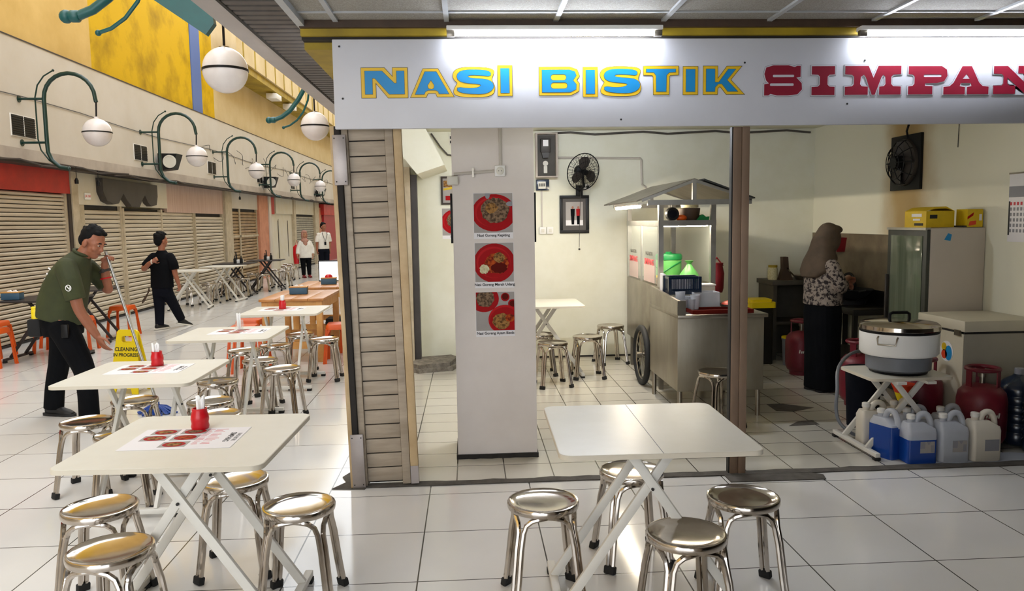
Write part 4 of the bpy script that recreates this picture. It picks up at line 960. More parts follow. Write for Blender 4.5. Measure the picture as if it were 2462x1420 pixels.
t = on('bluetooth_speaker','small round black speaker with blue centre on the cart shelf','speaker',1.875,7.0,1.582,('body',MB().lathe([(.055,-.0),(.062,.02),(.062,.06),(.05,.08)],(0,0,.062),24,axis='y'),'black'),('driver',MB().lathe([(.001,-.004),(.02,-.004),(.045,.002)],(0,0,.062),20,axis='y'),'navy_cloth'))
on('cooking_pot','brown wide pot on the cart shelf','pot',2.06,7.12,1.582,('body',MB().lathe([(.07,0),(.09,.03),(.10,.11),(.095,.115),(.08,.02)],n=24),'wood_dark'))
on('food_tub','pale green tub standing in the brown pot on the cart shelf','tub',2.06,7.12,1.70,('tub',MB().lathe([(.075,0),(.085,.06),(.08,.06)],n=20),'food_white'),('lid',MB().lathe([(.088,.06),(.088,.068)],n=20),'green_light'))
on('orange_cloth','orange cloth bundle on the cart shelf by the speaker','cloth',1.965,7.05,1.582,('cloth',MB().ball((0,0,.025),(.055,.04,.03),12),'orange'))
on('leaf_wrap','folded dark green leaf wrap at right end of the cart shelf','wrap',2.17,7.08,1.582,('leaf',MB().prism([(-.06,0),(.055,0),(.06,.035),(.03,.03),(0,.055),(-.03,.04)],-.03,.03,'xz'),'green_lid'))

# ------------------------------------------------ kitchen corner
on('waste_bin','dark waste bin with yellow lid behind the steel counter','bin',3.16,8.25,.004,('body',MB().prism(rrect(-.13,.13,-.13,.13,.03),0,.62,'xy'),'stove_black'),('lid',MB().prism(rrect(-.15,.15,-.15,.15,.03),.62,.68,'xy').prism(rrect(-.12,.12,-.12,.12,.03),.68,.71,'xy'),'yellow_plastic'))
kc = thing('kitchen_counter','dark kitchen counter along the back wall behind the cook','counter',(3.36,8.35,.004)); MB().box(0,.66,0,.48,.84,.89,bev=.004).build('worktop','counter_dark',kc); MB().box(.02,.06,.02,.46,0,.84).box(.06,.64,.43,.46,0,.84).build('support','counter_dark',kc); MB().box(.06,.64,.02,.42,.40,.43).build('shelf','counter_dark',kc)
on('knife_block','dark upright wooden block on the kitchen counter','block',3.56,8.5,.894,('block',MB().prism([(-.07,0),(.08,0),(.03,.13),(.02,.26),(-.04,.26),(-.035,.13)],-.04,.04,'xz'),'wood_dark'))
on('storage_jar','yellowish storage jar on the left end of the kitchen counter','jar',3.44,8.55,.894,('jar',MB().lathe([(.05,0),(.055,.02),(.055,.12),(.045,.14)],n=16),'food_white'),('lid',MB().lathe([(.05,.14),(.05,.165)],n=16),'olive_yellow'))
on('frying_pan','steel pan on the kitchen counter beside the cook','pan',3.76,8.48,.894,('pan',MB().lathe([(.07,0),(.11,.05),(.105,.05),(.065,.005)],n=20),'steel'),('handle',MB().tube([(-.1,0,.045),(-.17,-.03,.10),(-.2,-.04,.14)],.008,6),'chrome'))
st = thing('gas_stove','black high pressure gas stove table with wok burner beside the cook','stove',(3.6,7.0,.004))
MB().box(0,.44,0,1.0,.66,.72,bev=.005).box(.42,.44,0,1.0,.72,.86).build('top','stove_black',st)
for x in (.03,.41):
    for y in (.03,.97): MB().box(x-.02,x+.02,y-.02,y+.02,0,.66).build('leg','stove_black',st)
MB().box(.02,.42,.05,.95,.2,.23).build('shelf','stove_black',st); MB().lathe([(.16,.72),(.17,.76),(.15,.76)],(.2,.5,0),20).build('burner_ring','black_rough',st)
wk = thing('wok','black wok on the gas stove in front of the cook','wok',(3.80,7.45,.764)); MB().lathe([(.05,0),(.14,.04),(.21,.11),(.205,.115),(.13,.05),(.04,.012)],n=28).build('pan','black_rough',wk); MB().tube([(-.03,-.2,.1),(0,-.28,.12),(.03,-.2,.1)],.01,6).build('handle','black',wk)
on('wok','second black wok leaning up behind the stove','wok',3.96,7.75,.80,('pan',MB().lathe([(.05,0),(.13,.03),(.2,.1),(.195,.105),(.12,.04)],n=24,axis='x'),'black_rough')).rotation_euler = (0,R_(-160),0)
on('plastic_dipper','dark red plastic scoop hung on the right wall beside the face of the cook','scoop',4.02,8.12,1.22,('scoop',MB().prism([(-.10,.15),(.12,.16),(.09,.01),(-.06,.0),(-.08,.08)],-.08,.02,'yz'),'maroon_plastic'))
def bucket(x,y,label,m1,m2,h=.3,r=.13): return on('bucket',label,'bucket',x,y,.004,('body',MB().lathe([(r*.85,0),(r,h),(r*1.06,h),(r*1.06,h+.015),(r*.95,h+.015)],n=20),m1),('lid',MB().lathe([(r*1.05,h+.015),(r*1.05,h+.03)],n=20),m2))
bucket(3.46,8.05,'pale bucket with yellow lid on the floor behind the gas cylinder','grey_base','yellow_plastic',.28,.1); bucket(3.70,8.1,'pale greenish bucket on the floor right of the bin','off_white','off_white',.28,.1)
bucket(2.98,5.62,'navy blue bucket on the floor behind the rice cooker table','navy_cloth','navy_cloth',.42,.13)
def gas(x,y,label,s=1):
    t = thing('gas_cylinder',label,'cylinder',(x,y,.004),random.uniform(0,3),'dark red gas cylinders')
    MB().lathe([(.10,.03),(.135,.05),(.152,.09),(.155,.2),(.155,.33),(.145,.385),(.11,.425),(.05,.44),(.03,.445)],n=28).build('body','gas_red',t)
    MB().lathe([(.11,0),(.115,.06),(.108,.06)],n=24).build('foot_ring','gas_red',t)
    b = MB(); b.tube([(.1*math.cos(2*PI*i/24),.1*math.sin(2*PI*i/24),.545) for i in range(24)],.014,8,close=True)
    for a in (0,2.1,4.2): b.bar((.1*math.cos(a),.1*math.sin(a),.41),(.1*math.cos(a),.1*math.sin(a),.545),.05,.008,side=(math.cos(a),math.sin(a),0))
    b.build('collar','gas_red',t); MB().lathe([(.018,.44),(.018,.49),(.03,.49),(.03,.515),(.012,.515)],n=12).build('valve','steel',t)
    return t
random.seed(3)
g1 = gas(3.36,7.58,'dark red gas cylinder on the floor behind the skirt of the cook'); g2 = gas(3.27,6.24,'dark red gas cylinder right of the black skirt, behind the white table')
g3 = gas(3.49,5.0,'dark red gas cylinder beside the navy water bottles'); g4 = gas(3.305,5.42,'dark red gas cylinder against the chest freezer, second from water bottles')
for g, w in ((g1,'.'),(g3,'.'),(g2,'.')):
    q = MB()
    for i, a in enumerate((-.42,-.30,-.2,-.1,0,.1,.2)): 
        an = a-PI/2-.1-g.rotation_euler.z; q.bar((.1555*math.cos(an),.1555*math.sin(an),.235),(.1555*math.cos(an+.04),.1555*math.sin(an+.04),.235+(.035 if i % 3 == 0 else .022)),.010,.002,side=(math.cos(an),math.sin(an),0))
    q.build('lettering','off_white',g)
tag(MB().tube(spline([(3.30,6.12,.50),(3.0,5.85,.52),(2.75,5.55,.47),(2.67,5.40,.33),(2.65,5.37,.2),(2.67,5.34,.1),(2.75,5.29,.03),(2.86,5.3,.02),(2.9,5.34,.02)],[1]*9)[0],.013,8).build('gas_hose','grey_base'),'grey gas hose looping down left of the rice cooker table','hose')
rt_ = make_table('low white folding table carrying the rice cooker','table_white','leg_white',.53,.56,.46); rt_.location = (2.905,5.06,.004); rt_.name = 'folding_table'; rt_['group'] = 'white folding tables'
rc = thing('rice_cooker','big white and grey rice cooker with steel lid on the low table','cooker',(2.925,5.06,.535))
MB().lathe([(.18,0),(.185,.015)],n=40).build('foot','black',rc); MB().lathe([(.185,.015),(.205,.03),(.207,.115),(.20,.12)],n=40).build('base','grey_base',rc)
MB().lathe([(.205,.12),(.235,.125),(.248,.14),(.25,.27),(.248,.278)],n=44).build('body','cooker_white',rc); MB().lathe([(.249,.278),(.251,.29),(.246,.292)],n=44).build('rim','black',rc)
ld = MB().lathe([(.248,.292),(.255,.30),(.252,.325),(.235,.34),(.10,.358),(.001,.36)],n=44).build('lid','chrome',rc)
MB().tube([(-.07,0,.355),(-.068,0,.395),(-.05,0,.405),(.05,0,.405),(.068,0,.395),(.07,0,.355)],.011,8).build('lid_handle','black',ld)
for a in (-2.35,.75):
    c, s = math.cos(a), math.sin(a); q = MB(); tx, ty = -s, c
    q.tube([(.25*c+tx*.06,.25*s+ty*.06,.265),(.268*c+tx*.06,.268*s+ty*.06,.255),(.275*c+tx*.055,.275*s+ty*.055,.215),(.275*c-tx*.055,.275*s-ty*.055,.215),(.268*c-tx*.06,.268*s-ty*.06,.255),(.25*c-tx*.06,.25*s-ty*.06,.265)],.006,8); q.build('side_handle','steel',rc)
def jug(x,y,label,body,fill=None,lab='photo_grey',rz=0,z=.004):
    t = thing('jerry_can',label,'jug',(x,y,z),rz,'plastic jerry cans')
    w, d = .096, .066; b = MB()
    secs = [(w-.006,d-.006,0),(w,d,.008),(w,d,.20),(w*.97,d*.96,.225),(w*.6,d*.62,.262)]
    cx = [0,0,0,-.004,-.03]; b.rings([[(px+c,py,zz) for px,py in rrect(-ww,ww,-dd,dd,min(.022,dd*.5))] for (ww,dd,zz),c in zip(secs,cx)]); bo = b.build('body',body,t)
    MB().lathe([(.022,.258),(.021,.285)],(-.05,0,0),14).build('neck',body,t); MB().lathe([(.026,.282),(.026,.308),(.022,.311)],(-.05,0,0),16).build('cap','cap_white',t)
    MB().tube(spline([(-.015,0,.25),(.0,0,.295),(.03,0,.312),(.06,0,.30),(.08,0,.255),(.082,0,.205)],[1]*6)[0],.0195,10).build('handle',body,t)
    if fill: 
        q = MB(); q.rings([[(px,py,zz) for px,py in rrect(-w-.0008,w+.0008,-d-.0008,d+.0008,.022)] for zz in (.001,.008,fill)]); q.build('liquid','liquid_blue',t)
    if lab:
        q = MB().box(-.02,.075,-d-.0018,-d-.001,.07,.145,0).box(-.02,.012,-d-.0024,-d-.0018,.10,.145,1).prism([(.02,.145),(.05,.145),(.035,.12)],-d-.0024,-d-.0018,'xz',1).box(.05,.07,-d-.0024,-d-.0018,.075,.12,1); q.build('label',[lab,'ink_grey'],t)
    return t
tag(MB().prism([(2.79,4.665),(3.72,4.665),(3.82,4.75),(3.6,4.85),(2.85,4.80)][::-1],.0042,.006,'xy').build('plastic_sheet','jug_clear'),'pale plastic sheet on the floor under the jerry cans','sheet')
jug(2.885,4.735,'jerry can half full of blue liquid, front row','jug_clear',.155,'photo_grey',0,.0065); jug(3.10,4.735,'clear jerry can with pale blue label right of the half full blue one','jug_clear',None,'photo_grey',0,.0065); jug(3.315,4.735,'cream jerry can at right end of front row','jug_cream',None,'ink_grey',0,.0065)
jug(2.755,4.87,'jerry can full of blue liquid left of the front row','jug_clear',.215,None,R_(-70)); jug(2.77,5.08,'cream jerry can with purple label standing under the low table','jug_cream',None,'ink_grey',R_(-4))
jug(2.965,4.92,'clear jerry can behind the half full blue one','jug_clear',None,None); jug(3.20,4.92,'clear jerry can second row, behind the cream one','jug_clear',None,None); jug(2.99,5.12,'cream jerry can in deep shade under the low table','jug_cream',None,None)
on('sack','brown paper sack under the low table','sack',3.13,5.28,.004,('bag',MB().lathe([(.09,0),(.10,.04),(.095,.16),(.07,.24),(.075,.27)],n=14),'wood_dark'))
on('plastic_bowl','red and yellow plastic bowl on the brown sack under the low table','bowl',3.10,5.28,.274,('bowl',MB().lathe([(.04,0),(.06,.06)],n=18),'yellow_plastic'),('rim',MB().lathe([(.06,.06),(.085,.12),(.08,.12)],n=18),'orange_red'))
def bottle(x,y,label):
    t = thing('water_bottle',label,'bottle',(x,y,.004),0,'navy blue water bottles')
    pf = [(.10,0),(.125,.012),(.132,.03)]
    for i in range(5): z = .05+i*.062; pf += [(.134,z),(.134,z+.035),(.126,z+.045),(.126,z+.052)]
    pf += [(.133,.37),(.125,.41),(.09,.45),(.045,.475),(.032,.49)]
    MB().lathe(pf,n=32).build('body','water_blue',t); MB().lathe([(.033,.488),(.033,.525),(.028,.53)],n=18).build('cap','sign_line',t)
bottle(3.795,4.79,'navy blue ribbed water bottle at right edge of picture, nearest the viewer'); bottle(3.795,5.055,'navy blue water bottle behind another one, against the chest freezer')
fz = thing('chest_freezer','beige chest freezer with round sticker at right edge of picture','freezer',(3.485,5.20,.004))
MB().box(0,.56,0,.56,.05,.75,bev=.006).build('body','freezer_side',fz); MB().box(-.008,.56,-.01,.56,.765,.845,bev=.008).build('lid','freezer',fz); MB().box(.005,.555,.005,.555,.75,.765).build('seal','ink',fz); MB().box(-.004,0,.004,.556,.05,.75).build('side_panel','freezer',fz)
MB().box(-.02,-.004,.03,.09,.735,.775).build('latch','steel',fz); MB().box(.05,.5,.05,.5,0,.05).build('plinth','ink',fz)
q = MB(); q.prism(ell(.19,.60,.075,.075),-.006,-.004,'yz',0); q.prism(ell(.165,.59,.04,.055),-.0066,-.006,'yz',1); q.prism(ell(.22,.63,.03,.03),-.0066,-.006,'yz',2); q.prism(ell(.215,.575,.034,.034),-.0066,-.006,'yz',3); q.build('sticker',['paper','sign_blue','box_yellow','orange_red'],fz)
fr = thing('display_fridge','tall beige fridge with glass door behind the chest freezer','fridge',(3.57,5.83,.004))
MB().box(.03,.475,0,.56,0,1.49,bev=.006).build('cabinet','fridge_side',fr); MB().box(0,.03,.0,.56,.12,1.485,bev=.004).build('door_frame','fridge_dark',fr); MB().box(-.006,0,.05,.50,.2,1.43,bev=.001).build('door_glass','door_glass',fr); MB().box(-.012,.03,.0,.56,1.475,1.495).build('top_trim','alu',fr)
MB().prism([(.14,1.40),(.17,1.45),(.2,1.44),(.19,1.39)],-.002,0,'xz').build('sticker','sign_blue',fr); MB().box(-.03,-.006,.52,.54,.7,1.1,bev=.004).build('door_handle','charcoal',fr)
t = thing('noodle_carton','open yellow carton with printing on top of the fridge','carton',(3.62,5.93,1.499)); MB().box(0,.23,0,.3,0,.13).build('carton','box_yellow',t); MB().prism([(0,.13),(.06,.16),(.16,.165),(.23,.13),(.16,.15),(.06,.145)],0,.3,'xz').build('flap','box_yellow',t)
MB().box(-.002,0,.06,.2,.085,.11).box(-.002,0,.08,.18,.055,.07).build('lettering','paper',t); MB().box(-.0022,0,.04,.16,.015,.035).build('print','ink',t); MB().box(.03,.09,-.002,0,.07,.1).build('print','ink',t)
t = thing('noodle_carton','small yellow and red carton at right end of the fridge top','carton',(3.905,5.85,1.499)); MB().box(0,.125,0,.14,0,.14).build('carton','box_yellow',t); q = MB().prism([(.0,.08),(.05,.115),(.045,.09),(.0,.06)],-.002,0,'xz',0).prism([(.01,.01),(.07,.02),(.07,.05),(.02,.045)],-.002,0,'xz',1).box(.095,.115,-.002,0,.05,.1,2); q.build('print',['plate_red','orange_red','paper'],t)
t = thing('fridge_mat','thin black mat on the fridge top between the two cartons','mat',(3.86,5.85,1.499)); MB().box(0,.04,0,.3,0,.012).build('mat','ink',t)
# exhaust fan and calendar on the right wall
xf = thing('exhaust_fan','black square exhaust fan on the right wall above the fridge','fan',(4.05,6.95,2.08))
MB().box(-.03,0,-.24,.24,-.25,.25,bev=.004).build('plate','black',xf); MB().lathe([(.21,-.06),(.215,-.03),(.215,0)],n=28,axis='x').build('housing','charcoal',xf)
q = MB()
for r, x in ((.2,-.08),(.15,-.125),(.09,-.14)): q.tube([(x,r*math.cos(2*PI*i/28),r*math.sin(2*PI*i/28)) for i in range(28)],.004,6,close=True)
for i in range(10):
    a = 2*PI*i/10; q.tube([(-.03,.21*math.cos(a),.21*math.sin(a)),(-.08,.2*math.cos(a),.2*math.sin(a)),(-.125,.15*math.cos(a),.15*math.sin(a)),(-.145,.05*math.cos(a),.05*math.sin(a))],.005,6)
q.build('guard','black',xf); MB().lathe([(.06,-.145),(.065,-.08),(.065,-.04)],n=18,axis='x').build('motor','black',xf)
for i in range(4):
    a = i*PI/2; MB().bar((-.07,.05*math.cos(a),.05*math.sin(a)),(-.07,.19*math.cos(a),.19*math.sin(a)),.09,.004,side=(1,.5*math.sin(a),-.5*math.cos(a))).build('blade','charcoal',xf)
MB().tube([(-.02,-.03,.2),(-.05,-.05,.28),(-.02,-.06,.4),(-.01,-.07,.54)],.01,6).build('power_cable','black',xf)
t = thing('wall_calendar','paper wall calendar on the right wall at right edge of picture','calendar',(4.05,5.31,1.39)); MB().box(-.003,0,0,.28,0,.50).build('sheet','paper',t); MB().box(-.006,0,-.005,.285,.50,.512).build('binding','steel',t)
q = MB(); q.box(-.004,-.003,.0,.28,.33,.41,0)
for c_ in range(7):
    y = .255-.036*c_
    for r_ in range(6):
        q.box(-.004,-.003,y-.012,y+.008,.27-.04*r_,.294-.04*r_,1 if r_ == 0 else 2)
q.box(-.004,-.003,.262,.278,.05,.30,3); q.build('print',['ink_grey','ink_red','ink_grey','ink'],t)
tag(MB().tube([(4.04,6.2,2.62),(4.045,6.22,2.15)],.003,5).build('nail_cord','ink'),'thin dark cord hanging on the right wall','cord')
# ================================================================== PEOPLE
V = Vector
def remesh(mb, name, m, vox, parent=None, smooth=6, loc=None):
    o = mb.build('tmp', m if isinstance(m,(list,tuple)) else [m])
    r = o.modifiers.new('r','REMESH'); r.mode = 'VOXEL'; r.voxel_size = vox; r.use_smooth_shade = True
    s = o.modifiers.new('s','SMOOTH'); s.factor = .5; s.iterations = smooth
    dg = bpy.context.evaluated_depsgraph_get(); me = bpy.data.meshes.new_from_object(o.evaluated_get(dg)); me.name = name
    me.materials.clear(); me.materials.append(MATS[m])
    bpy.data.objects.remove(o)
    for p in me.polygons: p.use_smooth = True
    q = bpy.data.objects.new(name, me); COL.objects.link(q)
    if parent: q.parent = parent
    return q
def limb(mb, P, R, n=12, flat=False):
    p, r = spline(P, R); mb.tube(p, r, n)
    mb.ball(P[0], R[0]*.99, n)
    if not flat: mb.ball(P[-1], R[-1]*.99, n)
def loft(mb, secs, n=20):
    """secs: (centre, half width along side, half depth, side vector, front vector)"""
    rs = []
    for c, w_, d, s, f in secs:
        c, s, f = V(c), V(s).normalized(), V(f).normalized()
        rs.append([c+s*w_*math.copysign(abs(math.cos(a))**.85,math.cos(a))+f*d*math.copysign(abs(math.sin(a))**.85,math.sin(a)) for a in [2*PI*i/n for i in range(n)]])
    mb.rings(rs)
def basis(f, u):
    f = V(f).normalized(); u = V(u); u = (u-f*u.dot(f)).normalized(); s = f.cross(u); return f, s, u   # front, right side, up
def head(mb, c, f, u, k=1.0):
    f, s, u = basis(f, u); M = Matrix((s,f,u)).transposed(); c = V(c)
    def b(x,y,z,rx,ry,rz): mb.ball(c+(s*x+f*y+u*z)*k, (rx*k,ry*k,rz*k), 14, M=M)
    b(0,-.012,.035,.074,.092,.085); b(0,.025,-.03,.060,.062,.085); b(0,.045,-.085,.036,.035,.028); b(0,.03,.01,.064,.058,.06)
    b(0,.092,-.022,.014,.018,.016); b(0,.086,.0,.010,.014,.03); b(0,.076,-.058,.024,.014,.012)
    for q in (-1,1):
        b(q*.077,-.008,-.012,.012,.022,.033); b(q*.034,.055,-.028,.026,.026,.024); b(q*.03,.074,.03,.024,.012,.010)
    return f, s, u
def face(par, c, f, u, k=1.0, skin='skin'):
    f, s, u = basis(f, u); c = V(c); M = Matrix((s,f,u)).transposed()
    for q in (-1,1):
        MB().ball(c+(s*q*.031+f*.079+u*.008)*k,(.012*k,.007*k,.0042*k),10,M=M).build('eye','off_white',par)
        MB().ball(c+(s*q*.031+f*.0845+u*.008)*k,(.0065*k,.004*k,.005*k),8,M=M).build('pupil','ink',par)
        MB().ball(c+(s*q*.031+f*.083+u*.029)*k,(.020*k,.007*k,.005*k),8,M=M).build('eyebrow','hair',par)
    MB().ball(c+(f*.088-u*.058)*k,(.022*k,.005*k,.006*k),10,M=M).build('mouth','lips',par)
def hair(par, c, f, u, k=1.0, quiff=.02, long=0):
    f, s, u = basis(f, u); c = V(c); M = Matrix((s,f,u)).transposed(); mb = MB()
    def b(x,y,z,rx,ry,rz): mb.ball(c+(s*x+f*y+u*z)*k,(rx*k,ry*k,rz*k),14,M=M)
    b(0,-.032,.06,.083,.088,.076); b(0,.004,.10,.060,.060,.024+quiff); b(0,-.06,.01,.076,.056,.07+long)
    for q in (-1,1): b(q*.064,-.03,.055,.018,.05,.045); b(q*.034,.036,.10,.030,.030,.020)
    random.seed(5)
    for i in range(22):
        a, t = random.uniform(0,6.28), random.uniform(.2,1.2); b(.07*math.cos(a)*math.sin(t),min(.045,-.03+.08*math.sin(a)*math.sin(t)),.062+.076*math.cos(t),.018,.02,.016)
    return remesh(mb,'hair','hair',.006,par,3)
def hand(mb, wr, d, nrm, thumb, curl=(.25,.3,.35,.4), k=1.0, tcurl=.2, spread=.12):
    """wrist, finger direction, palm side normal, thumb side"""
    wr, d = V(wr), V(d).normalized(); nrm = V(nrm); nrm = (nrm-d*nrm.dot(d)).normalized(); t = V(thumb); t = (t-d*t.dot(d)-nrm*t.dot(nrm)).normalized()
    loft(mb,[(wr,.024*k,.020*k,t,nrm),(wr+d*.03*k,.034*k,.018*k,t,nrm),(wr+d*.07*k,.041*k,.015*k,t,nrm),(wr+d*.088*k,.039*k,.012*k,t,nrm)],14)
    for i, (o, L) in enumerate(((.029,.074),(.010,.083),(-.009,.077),(-.027,.060))):
        p = wr+d*.084*k+t*o*k; a = 0; dd = (d+t*(o*spread*10)).normalized(); P = [p-dd*.02*k, p]
        for j, fr_ in enumerate((.45,.3,.25)):
            a += curl[i]*(1,1.1,.8)[j]; p = p+(dd*math.cos(a)+nrm*math.sin(a))*L*fr_*k; P.append(p)
        limb(mb,P,[.0095*k,.0092*k,.0085*k,.0078*k,.0065*k],8)
    p = wr+d*.028*k+t*.026*k; q1 = p+(t*.75+d*.6+nrm*.25).normalized()*.038*k; q2 = q1+(t*(.5-tcurl)+d*.85+nrm*(.15+tcurl)).normalized()*.032*k; q3 = q2+(d+nrm*tcurl+t*(.2-tcurl)).normalized()*.024*k
    limb(mb,[p,q1,q2,q3],[.0135*k,.0105*k,.0095*k,.0075*k],8)
def shoe(par, ank, d, L=.27, name='shoe', m='shoe', sole='shoe', pitch=0):
    d = V((d[0],d[1],0)).normalized(); s = V((-d.y,d.x,0)); a = V(ank); g = V((a.x,a.y,a.z-.09)); mb = MB(); z = V((0,0,1)); f = d*math.cos(pitch)-z*math.sin(pitch); up_ = z*math.cos(pitch)+d*math.sin(pitch)
    heel = g-d*.07
    def P(x,h): return heel+f*x+up_*h
    loft(mb,[(P(-.005,.045),.030,.035,s,up_),(P(.05,.052),.038,.045,s,up_),(P(.10,.05),.040,.045,s,up_),(P(.16,.037),.045,.033,s,up_),(P(.22,.028),.045,.025,s,up_),(P(L,.02),.026,.015,s,up_)],16)
    mb.ball(P(.055,.085),(.042,.042,.035),12); o = remesh(mb,name,m,.007,par,4)
    so = MB(); q = []
    for x, w_ in ((-.03,.02),(-.015,.034),(.06,.038),(.14,.044),(.21,.046),(L,.032),(L+.018,.012)): q.append((x,w_))
    o0 = [P(x,0)+s*w_ for x,w_ in q]+[P(x,0)-s*w_ for x,w_ in q[::-1]]; o1 = [p+up_*.022 for p in o0]
    so.rings([o0,o1]); so.build('sole',sole,o); return o

# ---------------------------------------------------------------- man sweeping with the long pole
B = V((-3.35,6.55,0)); L_ = lambda x,y,z: V((x,y,z))-B
pc = thing('person','person in olive shirt and black trousers bending over a long mop pole','person',B)
hf, hu, hc = (.90,-.22,-.42), (.42,0,.9), L_(-3.115,6.58,1.475)
mb = MB(); head(mb,hc,hf,hu,1.06)
limb(mb,[L_(-3.24,6.56,1.30),L_(-3.19,6.565,1.38),L_(-3.145,6.575,1.44)],[.062,.057,.058])
loft(mb,[(L_(-3.40,6.56,.82),.15,.085,(0,1,0),(.95,0,-.3)),(L_(-3.385,6.56,.98),.15,.10,(0,1,0),(.95,0,-.3)),(L_(-3.31,6.56,1.18),.17,.11,(0,1,0),(.9,0,-.4)),(L_(-3.25,6.56,1.30),.13,.07,(0,1,0),(.9,0,-.4))])
limb(mb,[L_(-3.24,6.37,1.27),L_(-3.175,6.34,1.10),L_(-3.145,6.34,.955),L_(-3.10,6.37,.84),L_(-3.045,6.40,.722)],[.055,.05,.043,.041,.029])
hand(mb,L_(-3.042,6.40,.725),(.42,.05,-.9),(.55,.75,.2),(.9,-.2,.45),(.22,.3,.3,.32),1.02,.0,.2)
limb(mb,[L_(-3.23,6.75,1.27),L_(-3.15,6.80,1.14),L_(-3.115,6.79,1.07),L_(-3.105,6.75,1.18),L_(-3.085,6.70,1.295)],[.055,.048,.043,.038,.028])
hand(mb,L_(-3.085,6.70,1.29),(.55,-.2,.8),(.55,-.55,-.5),(-.4,-.7,.55),(.75,.8,.85,.9),.95,.5,.02)
for P, R in (([L_(-3.35,6.46,.86),L_(-3.17,6.41,.46),L_(-3.145,6.39,.09)],[.085,.055,.04]),([L_(-3.43,6.66,.86),L_(-3.52,6.71,.44),L_(-3.61,6.72,.09)],[.085,.055,.04])): limb(mb,P,R)
body = remesh(mb,'body','skin',.0055,pc,3); face(body,hc,hf,hu,1.06); hair(pc,hc,hf,hu,1.02,.018)
mb = MB(); Yv = (0,1,0)
loft(mb,[(L_(-3.395,6.56,.845),.19,.185,Yv,(1,0,-.25)),(L_(-3.385,6.56,.97),.188,.180,Yv,(1,0,-.3)),(L_(-3.345,6.56,1.10),.19,.165,Yv,(.95,0,-.4)),(L_(-3.30,6.56,1.21),.20,.138,Yv,(.9,0,-.45)),(L_(-3.255,6.56,1.30),.185,.105,Yv,(.85,0,-.55)),(L_(-3.22,6.565,1.36),.11,.078,Yv,(.85,0,-.5)),(L_(-3.20,6.57,1.385),.08,.07,Yv,(.85,0,-.5))],24)
limb(mb,[L_(-3.25,6.40,1.28),L_(-3.195,6.345,1.17),L_(-3.16,6.335,1.03)],[.085,.082,.075],14,True)
limb(mb,[L_(-3.24,6.72,1.27),L_(-3.17,6.79,1.16),L_(-3.13,6.80,1.09)],[.078,.072,.066],14,True)
sh = remesh(mb,'shirt','green_shirt',.008,pc,3)
MB().tube([L_(-3.20,6.57,1.385)+V((.055*math.cos(a),.07*math.sin(a),-.028*math.cos(a)+.012)) for a in [2*PI*i/20 for i in range(20)]],.014,8,close=True).build('collar','green_shirt',sh)
bd = MB(); c0 = L_(-3.172,6.256,1.13)
bd.rings([[c0+V((.024*math.cos(a),-.002,.026*math.sin(a))) for a in [2*PI*i/20 for i in range(20)]],[c0+V((.019*math.cos(a),-.002,.021*math.sin(a))) for a in [2*PI*i/20 for i in range(20)]]],cap=False)
bd.bar(c0+V((-.012,-.002,.014)),c0+V((.012,-.002,-.014)),.007,.002); bd.bar(c0+V((.012,-.002,-.014)),c0+V((.014,-.002,.014)),.006,.002); bd.build('sleeve_badge','white',sh)
for i in range(6): 
    q = L_(-3.430+.011*i,6.44-.004*i,1.185+.022*i); MB().bar(q+V((-.018,0,.012)),q+V((.0,0,-.004)),.010,.004).build('back_print','white',sh) if i in (0,2,4) else None
mb = MB()
loft(mb,[(L_(-3.40,6.56,.90),.172,.15,Yv,(1,0,-.2)),(L_(-3.395,6.56,.80),.178,.15,Yv,(1,0,-.1)),(L_(-3.39,6.56,.72),.16,.14,Yv,(1,0,0))],24)
limb(mb,[L_(-3.35,6.47,.80),L_(-3.25,6.43,.62),L_(-3.17,6.41,.44),L_(-3.15,6.40,.25),L_(-3.15,6.40,.06)],[.115,.10,.083,.078,.080],14,True)
limb(mb,[L_(-3.43,6.64,.80),L_(-3.47,6.68,.62),L_(-3.525,6.71,.44),L_(-3.575,6.72,.25),L_(-3.60,6.72,.06)],[.115,.10,.083,.078,.080],14,True)
tr = remesh(mb,'trousers','black_cloth',.009,pc,3)
shoe(pc,L_(-3.15,6.40,.09),(1,-.25)); shoe(pc,L_(-3.60,6.72,.09),(1,-.3))
MB().box(-.055,.055,-.05,.05,-.09,.06,bev=.02,M=Matrix.Translation(L_(-3.60,6.55,.80))).build('waist_pouch','black_rough',pc)
MB().lathe([(.032,-.05),(.032,.02),(.030,.022),(.030,.05),(.024,.055)],L_(-3.60,6.55,.905),16).build('spray_can','yellow_plastic',pc)
MB().box(-.028,.028,-.015,.015,-.06,.05,bev=.008,M=Matrix.Translation(L_(-3.27,6.35,.78))).build('belt_radio','black',pc)
MB().tube([L_(-3.095,6.725,1.235)+V((.036*math.cos(a),.036*math.sin(a),.012*math.cos(a))) for a in [2*PI*i/16 for i in range(16)]],.012,6,close=True).ball(L_(-3.10,6.69,1.24),(.02,.01,.02),10).build('wrist_watch','charcoal',pc)
MB().tube([L_(-3.108,6.755,1.17)+V((.042*math.cos(a),.042*math.sin(a),.008*math.cos(a))) for a in [2*PI*i/16 for i in range(16)]],.007,6,close=True).build('bracelet','red_plastic',pc)
